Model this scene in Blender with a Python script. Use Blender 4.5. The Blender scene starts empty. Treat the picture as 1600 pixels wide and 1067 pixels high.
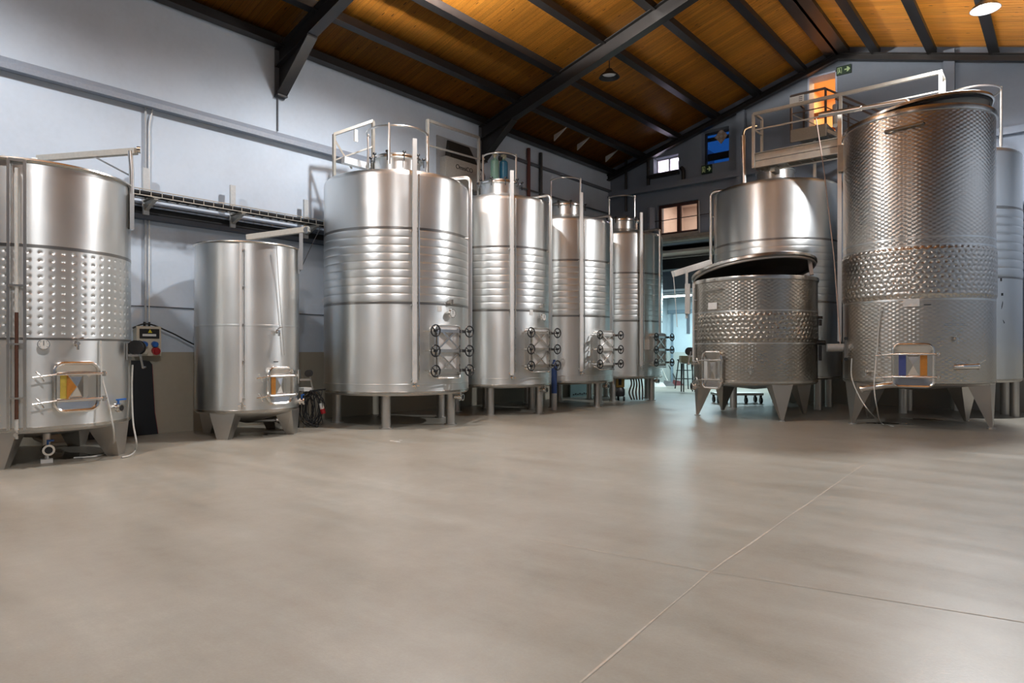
import bpy, math, random
from mathutils import Matrix, Vector
random.seed(7)
C = bpy.context.scene.collection
PI = math.pi; sin = math.sin; cos = math.cos; rad = math.radians
# ------------------------------------------------------------------ survey of the hall (metres; camera above the origin)
F = 1050.0; HOR = 550.0; EYE = 1.3; YAW = rad(39.8)
FW = (-sin(YAW), cos(YAW)); RT = (cos(YAW), sin(YAW))
XW = -11.2          # left wall
YB = 18.3           # gable wall
XR = 2.4            # right wall
YF = -7.0           # wall behind the camera
RX = -4.5           # ridge
def roof_z(x): return 8.78 - 0.29*abs(x-RX)      # underside of the purlins
def ray(u, v):
    a = (u-800)/F; b = (HOR-v)/F
    return (FW[0]+a*RT[0], FW[1]+a*RT[1], b)
def at_x(u, v, X):
    d = ray(u, v); t = X/d[0]; return Vector((X, t*d[1], EYE+t*d[2]))
def at_y(u, v, Y):
    d = ray(u, v); t = Y/d[1]; return Vector((t*d[0], Y, EYE+t*d[2]))
def at_z(u, v, Z=0.0):
    d = ray(u, v); t = (Z-EYE)/d[2]; return Vector((t*d[0], t*d[1], Z))
def at_d(u, v, Z):                                # at depth Z along the optical axis
    d = ray(u, v); return Vector((Z*d[0], Z*d[1], EYE+Z*d[2]))

# ------------------------------------------------------------------ camera
cd = bpy.data.cameras.new('camera'); cam = bpy.data.objects.new('camera', cd); C.objects.link(cam)
cd.sensor_width = 36; cd.lens = 36*F/1600; cd.shift_y = (HOR-533.5)/1600; cd.clip_end = 200; cd.clip_start = .05
cam.location = (0, 0, EYE); cam.rotation_euler = (PI/2, 0, YAW)
bpy.context.scene.camera = cam
# ------------------------------------------------------------------ world and lamps
W = bpy.data.worlds.new('dusk'); bpy.context.scene.world = W; W.use_nodes = True
W.node_tree.nodes['Background'].inputs[0].default_value = (.012, .10, .42, 1)
W.node_tree.nodes['Background'].inputs[1].default_value = .55
vs = bpy.context.scene.view_settings
vs.view_transform = 'Standard'; vs.look = 'None'; vs.exposure = -0.03; vs.gamma = 1; vs.use_curve_mapping = False
LAMPS = [  # x, y, z of the high-bay pendants, watt
    (-8.0, 0.85, 7.0, .85), (-7.75, 7.5, 7.10, .85), (-1.6, 0.9, 7.0, .72), (-1.17, 14.4, 7.3, 2.0)]
LAMP_W = 1050.0
def lamp_light(i, x, y, z, k):
    l = bpy.data.lights.new('high_bay_light', 'SPOT'); l.energy = LAMP_W*k; l.spot_size = rad(162); l.spot_blend = .5
    l.shadow_soft_size = .14; l.color = (.955, .975, 1.0)
    o = bpy.data.objects.new('high_bay_light', l); C.objects.link(o); o.location = (x, y, z)
    g = bpy.data.lights.new('lamp_glass_glow', 'POINT'); g.energy = LAMP_W*k*.06; g.shadow_soft_size = .12; g.color = (.97, .97, .97)
    p = bpy.data.objects.new('lamp_glass_glow', g); C.objects.link(p); p.location = (x, y, z-.02)
    u = bpy.data.lights.new('ceiling_fill_light', 'SPOT'); u.energy = LAMP_W*(2.4 if x < -5 else .03); u.spot_size = rad(180); u.spot_blend = .08; u.shadow_soft_size = .12; u.color = (1.0, .95, .88)  # added fill spot above the opaque dome to brighten the ceiling
    q = bpy.data.objects.new('ceiling_fill_light', u); C.objects.link(q); q.location = (x, y, z+.33); q.rotation_euler = (PI, 0, 0)
for i, L in enumerate(LAMPS): lamp_light(i, *L)
def area(loc, size, watt, col, rot=(0, 0, 0)):
    l = bpy.data.lights.new('room_light', 'AREA'); l.energy = watt; l.shape = 'RECTANGLE'; l.size, l.size_y = size; l.color = col
    o = bpy.data.objects.new('room_light', l); C.objects.link(o); o.location = loc; o.rotation_euler = rot
    return o

# ------------------------------------------------------------------ materials
def newmat(name):
    m = bpy.data.materials.new(name); m.use_nodes = True
    nt = m.node_tree; return m, nt, nt.nodes['Principled BSDF']
def N(nt, t, **k):
    n = nt.nodes.new(t)
    for a, b in k.items(): setattr(n, a, b)
    return n
def L(nt, a, b): nt.links.new(a, b)
def M(nt, op, a, b=None, c=None):
    n = nt.nodes.new('ShaderNodeMath'); n.operation = op
    for i, x in enumerate((a, b, c)):
        if x is None: continue
        if isinstance(x, (int, float)): n.inputs[i].default_value = x
        else: L(nt, x, n.inputs[i])
    return n.outputs[0]
def ramp(nt, fac, stops):
    r = N(nt, 'ShaderNodeValToRGB'); e = r.color_ramp.elements
    while len(e) < len(stops): e.new(.5)
    for i, (p, c) in enumerate(stops): e[i].position = p; e[i].color = (*c, 1) if len(c) == 3 else c
    L(nt, fac, r.inputs[0]); return r.outputs[0]
def noise(nt, vec, scale, detail=4, rough=.55):
    n = N(nt, 'ShaderNodeTexNoise'); n.inputs['Scale'].default_value = scale; n.inputs['Detail'].default_value = detail
    n.inputs['Roughness'].default_value = rough
    if vec is not None: L(nt, vec, n.inputs['Vector'])
    return n.outputs['Fac']
def mapping(nt, sc, src='Object'):
    t = N(nt, 'ShaderNodeTexCoord'); m = N(nt, 'ShaderNodeMapping'); m.inputs['Scale'].default_value = sc
    L(nt, t.outputs[src], m.inputs[0]); return m.outputs[0]
def bump(nt, bs, h, strength, dist):
    b = N(nt, 'ShaderNodeBump'); b.inputs['Strength'].default_value = strength; b.inputs['Distance'].default_value = dist
    L(nt, h, b.inputs['Height']); L(nt, b.outputs[0], bs.inputs['Normal'])
def plain(name, col, rough=.5, metal=0.0, var=.08, scale=30, emit=0):
    m, nt, b = newmat(name)
    v = mapping(nt, (1, 1, 1)); n = noise(nt, v, scale)
    L(nt, ramp(nt, n, [(.25, tuple(c*(1-var) for c in col)), (.75, tuple(min(1, c*(1+var)) for c in col))]), b.inputs['Base Color'])
    b.inputs['Roughness'].default_value = rough; b.inputs['Metallic'].default_value = metal
    if emit:
        b.inputs['Emission Color'].default_value = (*col, 1); b.inputs['Emission Strength'].default_value = emit
    return m
def steel(name, col=(.79, .80, .785), rough=.37, aniso=.66, pattern=None, wob=.35):
    m, nt, b = newmat(name)
    tc = N(nt, 'ShaderNodeTexCoord'); sp = N(nt, 'ShaderNodeSeparateXYZ'); L(nt, tc.outputs['Object'], sp.inputs[0])
    x, y, z = sp.outputs
    ang = M(nt, 'ARCTAN2', y, x)
    cb = N(nt, 'ShaderNodeCombineXYZ'); L(nt, M(nt, 'MULTIPLY', ang, 1.2), cb.inputs[0]); L(nt, z, cb.inputs[2])
    mp = N(nt, 'ShaderNodeMapping'); mp.inputs['Scale'].default_value = (.6, 1, 90); L(nt, cb.outputs[0], mp.inputs[0])
    brush = noise(nt, mp.outputs[0], 1.0, 3)
    big = noise(nt, tc.outputs['Object'], 1.3, 3)
    L(nt, ramp(nt, big, [(.3, tuple(c*.94 for c in col)), (.7, col)]), b.inputs['Base Color'])
    r = M(nt, 'ADD', M(nt, 'MULTIPLY', big, .10), rough-.08)
    L(nt, M(nt, 'ADD', r, M(nt, 'MULTIPLY', brush, .06)), b.inputs['Roughness'])
    b.inputs['Metallic'].default_value = 1.0
    if aniso:
        b.inputs['Anisotropic'].default_value = aniso; b.inputs['Anisotropic Rotation'].default_value = .25
        t = N(nt, 'ShaderNodeTangent'); t.direction_type = 'RADIAL'; t.axis = 'Z'; L(nt, t.outputs[0], b.inputs['Tangent'])
    if pattern:        # polished scale marks laid in staggered rows
        R, pa_, pz_ = pattern
        sa = M(nt, 'SINE', M(nt, 'MULTIPLY', ang, R*2*PI/pa_)); cz = M(nt, 'COSINE', M(nt, 'MULTIPLY', z, 2*PI/pz_))
        bump(nt, b, M(nt, 'MULTIPLY', sa, cz), 1.0, .0017)
    else:
        w = noise(nt, tc.outputs['Object'], 2.2, 1)
        bump(nt, b, M(nt, 'ADD', M(nt, 'MULTIPLY', brush, .01), M(nt, 'MULTIPLY', w, wob)), 1.0, .012)
    return m
STEEL = steel('satin_stainless')
STEEL_W = steel('satin_stainless_seam', (.33, .315, .295), .30, .3)
STEEL_D = steel('brushed_stainless_legs', (.58, .56, .53), .42, 0)
TUBEM = plain('satin_gauge_profile', (.78, .765, .74), .40, .3, .03)
PIPE = plain('polished_stainless_pipe', (.74, .72, .69), .28, 1.0, .03)
CHROME = plain('bright_stainless', (.80, .78, .75), .16, 1.0, .03)
LIDIN = plain('dark_lid_underside', (.10, .085, .075), .5, .6, .2, 4)  # lid underside set darker than the steel of the lid
GALV = plain('galvanised_steel', (.40, .375, .33), .48, .75, .08, 12)
RIM = plain('rolled_steel_rim', (.66, .63, .58), .25, 1.0, .03)
BLACK = plain('black_plastic', (.012, .012, .013), .45)
DARK = plain('dark_rubber', (.02, .02, .021), .7)
BLUE = plain('blue_plastic_handle', (.02, .12, .42), .4)
WHITE = plain('white_plastic', (.72, .71, .68), .45)
RED = plain('red_plastic', (.35, .015, .02), .4)
CREAM = plain('cream_plastic', (.55, .50, .40), .5)
YELLOW = plain('yellow_label', (.55, .40, .06), .4)
ORANGE = plain('orange_label_and_reflection', (.50, .20, .03), .4)
BLUELAB = plain('blue_label', (.06, .08, .26), .4)
GAUGEW = plain('gauge_face', (.75, .74, .70), .4)
HOSE = plain('clear_hose', (.60, .59, .55), .3)
REDWINE = plain('wine_in_sight_tube', (.10, .045, .03), .2)
FRAME = plain('dark_painted_steel', (.015, .013, .013), .38, 0, .15, 8)
RIDGE = plain('grey_painted_steel', (.105, .115, .135), .5)
LEDGE = plain('grey_painted_ledge', (.24, .27, .32), .55)
def wall_mat(name, upper, lower=None, line=1.3, rough=.75):
    m, nt, b = newmat(name)
    g = N(nt, 'ShaderNodeNewGeometry'); sp = N(nt, 'ShaderNodeSeparateXYZ'); L(nt, g.outputs['Position'], sp.inputs[0])
    mp = N(nt, 'ShaderNodeMapping'); mp.inputs['Scale'].default_value = (1, 1, 1); L(nt, g.outputs['Position'], mp.inputs[0])
    n = noise(nt, mp.outputs[0], .9, 6, .6); n2 = noise(nt, mp.outputs[0], 14, 4)
    f = M(nt, 'ADD', M(nt, 'MULTIPLY', n, .75), M(nt, 'MULTIPLY', n2, .25))
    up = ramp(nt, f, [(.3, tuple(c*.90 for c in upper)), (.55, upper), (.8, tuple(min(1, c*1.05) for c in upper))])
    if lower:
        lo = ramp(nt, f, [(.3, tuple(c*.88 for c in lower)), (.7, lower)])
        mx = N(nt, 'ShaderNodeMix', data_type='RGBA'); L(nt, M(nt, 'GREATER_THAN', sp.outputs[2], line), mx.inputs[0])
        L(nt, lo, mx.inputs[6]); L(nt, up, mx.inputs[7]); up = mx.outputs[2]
    L(nt, up, b.inputs['Base Color']); b.inputs['Roughness'].default_value = rough
    bump(nt, b, f, .25, .01)
    return m
WALL = wall_mat('pale_blue_wall_paint', (.50, .57, .655), (.37, .335, .265))
GABLE = wall_mat('grey_blue_gable_paint', (.18, .21, .26), (.28, .27, .24))
REARW = wall_mat('rear_room_paint', (.50, .60, .64), (.46, .50, .47))
DULL = plain('dim_grey_plaster', (.20, .22, .25), .8)
CREAMW = plain('cream_room_paint', (.72, .60, .52), .8, 0, .03, 2)
ORANGEW = plain('warm_room_paint', (.85, .60, .38), .8, 0, .04, 2)
WHITEW = plain('bright_room_paint', (.8, .76, .82), .8, 0, .03, 2)
def floor_mat():
    m, nt, b = newmat('polished_concrete')
    v = mapping(nt, (1, 1, 1)); a = noise(nt, v, .45, 7, .62)
    mp = N(nt, 'ShaderNodeMapping'); mp.inputs['Rotation'].default_value = (0, 0, rad(32)); mp.inputs['Scale'].default_value = (.22, 1.6, 1)
    t = N(nt, 'ShaderNodeTexCoord'); L(nt, t.outputs['Object'], mp.inputs[0])
    st = noise(nt, mp.outputs[0], 1.4, 7, .65); fine = noise(nt, v, 70, 3, .7); mid = noise(nt, v, 5, 6, .7)
    f = M(nt, 'ADD', M(nt, 'ADD', M(nt, 'MULTIPLY', a, .38), M(nt, 'MULTIPLY', st, .34)), M(nt, 'ADD', M(nt, 'MULTIPLY', fine, .12), M(nt, 'MULTIPLY', mid, .18)))
    L(nt, ramp(nt, f, [(.34, (.196, .170, .130)), (.46, (.275, .249, .203)), (.56, (.322, .301, .255)), (.68, (.405, .386, .335))]), b.inputs['Base Color'])
    L(nt, M(nt, 'ADD', M(nt, 'MULTIPLY', st, .22), .26), b.inputs['Roughness'])
    b.inputs['Specular IOR Level'].default_value = .45
    bump(nt, b, M(nt, 'ADD', M(nt, 'MULTIPLY', fine, .5), M(nt, 'MULTIPLY', mid, .6)), .12, .01)
    return m
FLOOR = floor_mat()
JOINT = plain('pale_joint_filler', (.41, .36, .295), .6, 0, .15, 20)
def plank_mat():
    m, nt, b = newmat('varnished_pine_planks')
    oi = N(nt, 'ShaderNodeObjectInfo'); tc = N(nt, 'ShaderNodeTexCoord')
    mp = N(nt, 'ShaderNodeMapping'); mp.inputs['Scale'].default_value = (1.4, 24, 24)
    ad = N(nt, 'ShaderNodeVectorMath', operation='ADD'); L(nt, tc.outputs['Object'], ad.inputs[0])
    cb = N(nt, 'ShaderNodeCombineXYZ'); L(nt, M(nt, 'MULTIPLY', oi.outputs['Random'], 37.0), cb.inputs[0]); L(nt, oi.outputs['Random'], cb.inputs[1])
    L(nt, cb.outputs[0], ad.inputs[1]); L(nt, ad.outputs[0], mp.inputs[0])
    g = noise(nt, mp.outputs[0], 1.0, 5, .6)
    kn = N(nt, 'ShaderNodeTexVoronoi'); kn.inputs['Scale'].default_value = 1.0
    mk = N(nt, 'ShaderNodeMapping'); mk.inputs['Scale'].default_value = (2.2, 7, 7); L(nt, ad.outputs[0], mk.inputs[0]); L(nt, mk.outputs[0], kn.inputs[0])
    col = ramp(nt, g, [(.25, (.60, .205, .022)), (.5, (.76, .30, .040)), (.8, (.86, .39, .066))])
    knot = M(nt, 'LESS_THAN', kn.outputs['Distance'], .10)
    mx = N(nt, 'ShaderNodeMix', data_type='RGBA'); L(nt, M(nt, 'MULTIPLY', knot, .75), mx.inputs[0]); L(nt, col, mx.inputs[6]); mx.inputs[7].default_value = (.10, .03, .008, 1)
    hs = N(nt, 'ShaderNodeHueSaturation'); L(nt, mx.outputs[2], hs.inputs['Color'])
    L(nt, M(nt, 'ADD', M(nt, 'MULTIPLY', oi.outputs['Random'], .30), .85), hs.inputs['Value'])
    L(nt, hs.outputs[0], b.inputs['Base Color'])
    b.inputs['Roughness'].default_value = .33; b.inputs['Specular IOR Level'].default_value = .5
    bump(nt, b, g, .15, .004)
    return m
PLANK = plank_mat()
def glassmat(name='window_glass', tint=(1, 1, 1)):
    m, nt, b = newmat(name)
    b.inputs['Base Color'].default_value = (*tint, 1); b.inputs['Roughness'].default_value = .02
    b.inputs['Transmission Weight'].default_value = 1; b.inputs['IOR'].default_value = 1.45
    return m
GLASS = glassmat()
def emis(name, col, s):
    m, nt, b = newmat(name)
    b.inputs['Base Color'].default_value = (*col, 1); b.inputs['Emission Color'].default_value = (*col, 1); b.inputs['Emission Strength'].default_value = s
    return m
LAMPON = emis('lit_lamp_glass', (1, .96, .9), 30); TUBE = emis('lit_tube', (.82, .97, 1), 14); LAMPOFF = plain('lamp_glass', (.62, .62, .64), .3)
EXITG = emis('exit_sign_pale_green', (.34, .46, .24), .10); EXITD = plain('exit_sign_dark', (.006, .03, .012), .4)

# ------------------------------------------------------------------ mesh building
class MB:
    def __init__(s): s.v = []; s.f = []
    def add(s, vs, fs, mat=None):
        o = len(s.v)
        s.v += [tuple(mat @ Vector(p)) if mat is not None else tuple(p) for p in vs]
        s.f += [tuple(i+o for i in f) for f in fs]; return s
    def box(s, a, b, mat=None):
        (x0, y0, z0), (x1, y1, z1) = a, b
        if x0 > x1: x0, x1 = x1, x0
        if y0 > y1: y0, y1 = y1, y0
        if z0 > z1: z0, z1 = z1, z0
        return s.add([(x0, y0, z0), (x1, y0, z0), (x1, y1, z0), (x0, y1, z0), (x0, y0, z1), (x1, y0, z1), (x1, y1, z1), (x0, y1, z1)],
              [(0, 3, 2, 1), (4, 5, 6, 7), (0, 1, 5, 4), (1, 2, 6, 5), (2, 3, 7, 6), (3, 0, 4, 7)], mat)
    def cbox(s, c, d, mat=None):
        return s.box([c[i]-d[i]/2 for i in range(3)], [c[i]+d[i]/2 for i in range(3)], mat)
    def tube(s, pts, r, n=10, closed=False, cap=True, mat=None, sq=False):
        P = [Vector(p) for p in pts]; k = len(P); rr = r if isinstance(r, (list, tuple)) else [r]*k
        vs = []; fs = []; prev = None
        for i in range(k):
            if closed: t = P[(i+1) % k]-P[i-1]
            else: t = P[min(i+1, k-1)]-P[max(i-1, 0)]
            t.normalize()
            if prev is None:
                up = Vector((0, 0, 1)) if abs(t.z) < .9 else Vector((1, 0, 0))
                a = t.cross(up).normalized()
            else:
                a = (prev-t*prev.dot(t)).normalized()
            prev = a; b = t.cross(a)
            for j in range(n):
                q = 2*PI*j/n + (PI/4 if sq else 0)
                vs.append(P[i]+(a*cos(q)+b*sin(q))*rr[i]*(1.4142 if sq else 1))
        m = k if closed else k-1
        for i in range(m):
            for j in range(n):
                fs.append((i*n+j, i*n+(j+1) % n, ((i+1) % k)*n+(j+1) % n, ((i+1) % k)*n+j))
        if cap and not closed:
            fs.append(tuple(range(n-1, -1, -1))); fs.append(tuple((k-1)*n+j for j in range(n)))
        return s.add(vs, fs, mat)
    def bar(s, a, b, w, mat=None): return s.tube([a, b], w/2, 4, sq=True, mat=mat)
    def lathe(s, prof, n=96, mat=None, a0=0, a1=2*PI):
        vs = []; fs = []; full = abs(a1-a0-2*PI) < 1e-6; m = n if full else n+1
        for (r, z) in prof:
            for j in range(m):
                q = a0+(a1-a0)*j/n; vs.append((r*cos(q), r*sin(q), z))
        for i in range(len(prof)-1):
            for j in range(n):
                fs.append((i*m+j, i*m+(j+1) % m, (i+1)*m+(j+1) % m, (i+1)*m+j))
        return s.add(vs, fs, mat)
    def disc(s, r, z, n=48, mat=None):
        return s.add([(r*cos(2*PI*j/n), r*sin(2*PI*j/n), z) for j in range(n)], [tuple(range(n))], mat)
    def prism(s, poly, h, mat=None):     # poly in xy, extruded 0..h in z
        n = len(poly)
        return s.add([(x, y, 0) for x, y in poly]+[(x, y, h) for x, y in poly],
              [tuple(range(n-1, -1, -1)), tuple(range(n, 2*n))]+[(i, (i+1) % n, n+(i+1) % n, n+i) for i in range(n)], mat)
def link(name, mb, mat, parent=None, loc=None, smooth=True, mesh=None):
    if mesh is None:
        mesh = bpy.data.meshes.new(name); mesh.from_pydata(mb.v, [], mb.f); mesh.validate()
        if mat is not None: mesh.materials.append(mat)
        if smooth:
            mesh.shade_smooth(); mesh.set_sharp_from_angle(angle=rad(38))
        mesh.update()
    o = bpy.data.objects.new(name, mesh); C.objects.link(o)
    if parent is not None: o.parent = parent
    if loc is not None: o.matrix_local = loc if isinstance(loc, Matrix) else Matrix.Translation(loc)
    return o
def tag(o, label, cat, group=None):
    o['label'] = label; o['category'] = cat
    if group: o['group'] = group
    return o
def thing(name, label, cat, loc=(0, 0, 0), rz=0, group=None):
    o = bpy.data.objects.new(name, None); C.objects.link(o); o.empty_display_size = .2
    o.location = loc; o.rotation_euler = (0, 0, rz); return tag(o, label, cat, group)
def struct(name, mb, mat, parent=None, smooth=False):
    o = link(name, mb, mat, parent, smooth=smooth)
    if parent is None: o['kind'] = 'structure'
    return o
def arc(c, r, a0, a1, n=10, z=0):
    return [(c[0]+r*cos(a0+(a1-a0)*i/n), c[1]+r*sin(a0+(a1-a0)*i/n), z) for i in range(n+1)]
def bend(pts, r, n=6):                  # rounds the corners of a polyline
    P = [Vector(p) for p in pts]; out = [P[0]]
    for i in range(1, len(P)-1):
        a = (P[i-1]-P[i]).normalized(); b = (P[i+1]-P[i]).normalized()
        q0 = P[i]+a*r; q1 = P[i]+b*r
        for k in range(n+1):
            t = k/n; out.append(q0*(1-t)**2+P[i]*2*t*(1-t)+q1*t*t)
    out.append(P[-1]); return out
def rrect(w, h, r, n=5):
    out = []
    for cx, cy, a in ((w/2-r, h/2-r, 0), (-w/2+r, h/2-r, PI/2), (-w/2+r, -h/2+r, PI), (w/2-r, -h/2+r, 3*PI/2)):
        for k in range(n+1):
            q = a+PI/2*k/n; out.append((cx+r*cos(q), cy+r*sin(q)))
    return out

# ================================================================== THE ROOM
# floor
mb = MB(); mb.box((XW-1.6, YF-.3, -.2), (XR+.3, 25.2, 0)); floor = struct('floor', mb, FLOOR)
def strip(p, q, w, name='floor_joint'):
    p = Vector(p); q = Vector(q); d = (q-p).normalized(); s = Vector((-d.y, d.x, 0))*w/2
    mb = MB(); k = max(2, int((q-p).length/.25)); vs = []; fs = []
    for i in range(k+1):
        c = p+(q-p)*i/k; ww = s*random.uniform(.5, 1.3); j = s*random.uniform(-.5, .5)
        vs += [c+ww+j+Vector((0, 0, .0015)), c-ww+j+Vector((0, 0, .0015))]
    for i in range(k): fs.append((2*i, 2*i+1, 2*i+3, 2*i+2))
    link(name, mb.add(vs, fs), JOINT, floor, smooth=False)
a = at_z(1415, 680); b = at_z(1110, 893); c = at_z(905, 1067)
strip(c, b, .013); strip(b, a, .013)
strip(b, at_z(1640, 979), .012); strip(at_z(830, 842), b, .012)
strip(at_z(1415, 680), a+(a-b).normalized()*2.2, .02)
strip(at_z(700, 700), at_z(1010, 710), .012)
# walls
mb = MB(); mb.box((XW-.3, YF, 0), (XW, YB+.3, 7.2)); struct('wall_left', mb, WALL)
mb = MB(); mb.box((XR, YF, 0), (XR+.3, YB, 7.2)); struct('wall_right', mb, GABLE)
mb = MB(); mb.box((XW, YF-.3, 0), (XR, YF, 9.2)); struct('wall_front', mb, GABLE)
# gable wall with openings: cut a grid of rectangles and leave the holes out
D0 = at_y(1262, 112, YB); D1 = at_y(1308, 190, YB)
W1a = at_y(1021, 248, YB); W1b = at_y(1060, 264, YB)     # small bright window
W2a = at_y(1096, 206, YB); W2b = at_y(1139, 251, YB)     # blue window
W3a = at_y(1027, 321, YB); W3b = at_y(1091, 361, YB)     # wide brown window
ZL = 5.58                                                # upper ledge
LINT = at_y(1060, 379, YB).z                             # soffit of the opening to the rear room
door_z0 = 6.78
holes = [(D0.x, D1.x, door_z0, 8.42), (W1a.x, W1b.x, W1b.z, W1a.z), (W2a.x, W2b.x, W2b.z, W2a.z), (W3a.x, W3b.x, W3b.z, W3a.z), (-11.05, -6.1, 0, LINT)]
xs = sorted({*[XW+(XR-XW)*k/40 for k in range(41)], RX, XR, *[h[0] for h in holes], *[h[1] for h in holes]}); zs = sorted({0, 1.3, 6.2, 6.6, *[h[2] for h in holes], *[h[3] for h in holes]})
mb = MB(); TH = .42
def roof_in(x): return roof_z(x)+.24
for i in range(len(xs)-1):
    for j in range(len(zs)):
        x0, x1 = xs[i], xs[i+1]; z0 = zs[j]; z1 = zs[j+1] if j+1 < len(zs) else 99
        cx, cz = (x0+x1)/2, (z0+z1)/2
        if any(h[0] < cx < h[1] and h[2] < cz < h[3] for h in holes): continue
        ta, tb = min(z1, roof_in(x0)), min(z1, roof_in(x1))
        if ta <= z0 and tb <= z0: continue
        ta = max(ta, z0); tb = max(tb, z0)
        mb.add([(x0, YB, z0), (x1, YB, z0), (x1, YB+TH, z0), (x0, YB+TH, z0), (x0, YB, ta), (x1, YB, tb), (x1, YB+TH, tb), (x0, YB+TH, ta)],
               [(0, 3, 2, 1), (4, 5, 6, 7), (0, 1, 5, 4), (1, 2, 6, 5), (2, 3, 7, 6), (3, 0, 4, 7)])
struct('wall_back', mb, GABLE)
# ledges and pilasters on the gable
la = at_y(1018, 298, YB).z
mb = MB(); mb.box((XW+.02, YB-.14, la), (-5.6, YB-.002, la+.14)); mb.box((XW+.02, YB-.20, la-.05), (-5.6, YB-.002, la)); struct('trim_1', mb, GABLE)
pz = at_y(1160, 168, YB)
for k, (u, v) in enumerate(((1160, 168), (1484, 95))):
    p = at_y(u, v, YB); mb = MB(); mb.box((p.x-.11, YB-.16, 2.5), (p.x+.11, YB-.002, roof_z(p.x)+.1)); struct('trim_%d' % (k+2), mb, GABLE)
q = at_y(1600, 200, YB); mb = MB(); mb.box((q.x-2.0, YB-.12, q.z-.10), (XR-.05, YB-.002, q.z+.06)); struct('trim_4', mb, GABLE)
# balcony slab edge under the wide window
sl = at_y(1060, 368, YB-.35).z
mb = MB(); mb.box((XW+.02, YB-.35, LINT+.01), (-5.7, YB-.002, sl)); mb.box((XW+.02, YB-.40, sl-.06), (-5.7, YB-.002, sl)); struct('trim_5', mb, plain('worn_plaster_slab', (.30, .28, .25), .8, 0, .2, 6))
# upper rooms behind the windows: boxes open to the gable
def room(name, x0, x1, z0, z1, depth, mat, watt, col, y0=YB+TH):
    mb = MB(); y1 = y0+depth; t = .08
    mb.box((x0, y1, z0), (x1, y1+t, z1)); mb.box((x0-t, y0, z0), (x0, y1+t, z1)); mb.box((x1, y0, z0), (x1+t, y1+t, z1))
    mb.box((x0-t, y0, z1), (x1+t, y1+t, z1+t)); mb.box((x0-t, y0, z0-t), (x1+t, y1+t, z0))
    struct(name, mb, mat)
    area(((x0+x1)/2, y0+depth*.5, z1-.05), (min(1.2, x1-x0)*.7, depth*.5), watt, col)
def reveal(h, d, mat, name): pass
room('wall_upper_room', W3a.x-.6, W3b.x+.5, W3b.z-.4, W3a.z+.5, 2.6, CREAMW, 42, (1, .82, .70))
room('wall_door_room', D0.x-.35, D1.x+.7, door_z0-.05, 8.75, 2.4, ORANGEW, 48, (1, .68, .36))
room('wall_bright_room', W1a.x-.3, W1b.x+.3, W1b.z-.3, W1a.z+.25, 1.2, WHITEW, 50, (1, .93, 1))
# beam visible in the doorway
mb = MB(); mb.box((D0.x-.3, YB+1.2, 7.72), (D1.x+.6, YB+1.34, 7.86)); mb.box((D0.x-.3, YB+1.2, 7.30), (D1.x+.6, YB+1.26, 7.38)); struct('trim_6', mb, plain('dark_orange_beam', (.25, .09, .03), .6))
def window(name, h, n_v, fm, fw, pane_mat, y=YB+.22, tint=None):
    x0, x1, z0, z1 = h; mb = MB(); d = .07
    mb.box((x0, y, z0), (x0+fw, y+d, z1)); mb.box((x1-fw, y, z0), (x1, y+d, z1))
    mb.box((x0+fw, y, z0), (x1-fw, y+d, z0+fw)); mb.box((x0+fw, y, z1-fw), (x1-fw, y+d, z1))
    w = struct(name, mb, fm)
    xx = [x0+fw+(x1-x0-2*fw)*k/n_v for k in range(n_v+1)]
    for k in range(1, n_v):
        m2 = MB(); m2.box((xx[k]-fw*.65, y-.01, z0+fw), (xx[k]+fw*.65, y+d+.01, z1-fw)); link('mullion', m2, fm, w, smooth=False)
    for k in range(n_v):
        m2 = MB(); m2.box((xx[k]+.005, y+.03, z0+fw), (xx[k+1]-.005, y+.04, z1-fw)); link('pane', m2, pane_mat, w, smooth=False)
    return w
BROWN = plain('brown_window_frame', (.045, .012, .010), .5)
w3 = window('window_1', holes[3], 2, BROWN, .085, GLASS, YB+.10)
mb = MB(); mb.box((holes[3][0]-.05, YB-.12, holes[3][2]-.09), (holes[3][1]+.05, YB-.001, holes[3][2]-.01)); link('window_sill', mb, plain('stone_sill', (.33, .30, .26), .7), w3, smooth=False)
window('window_2', holes[1], 2, plain('white_window_frame', (.6, .6, .64), .5), .03, GLASS, YB+.24)
w2 = window('window_3', holes[2], 1, plain('black_window_frame', (.015, .018, .03), .4), .06, GLASS, YB+.24)
x0, x1, z0, z1 = holes[2]
mb = MB(); mb.box((x0, YB+.40, z0+(z1-z0)*.22), (x1, YB+.46, z0+(z1-z0)*.42)); mb.box((x0, YB+.40, z0+(z1-z0)*.80), (x1, YB+.46, z0+(z1-z0)*.90)); link('shutter_bar', mb, BLACK, w2, smooth=False)
c = at_y(1127, 213, YB+.22)
dec = MB(); dec.prism([(-.19, 0), (0, -.22), (.19, 0), (0, .22)], .006, Matrix.Translation(c) @ Matrix.Rotation(PI/2, 4, 'X'))
dl = link('window_sticker', dec, plain('sticker_tan', (.34, .25, .18), .6), w2, smooth=False); dl['label'] = 'diamond shaped sticker on the blue window'
dec = MB()
for k in range(3):
    for j in range(3):
        if (k+j) % 2 == 0:
            dec.cbox((0, 0, 0), (.075, .075, .008), Matrix.Translation(c+Vector((0, -.008, 0))) @ Matrix.Rotation(PI/2, 4, 'X') @ Matrix.Rotation(PI/4, 4, 'Z') @ Matrix.Translation(((k-1)*.088, (j-1)*.088, 0)))
link('sticker_check', dec, plain('sticker_pale', (.45, .40, .36), .6), w2, smooth=False)
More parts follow.
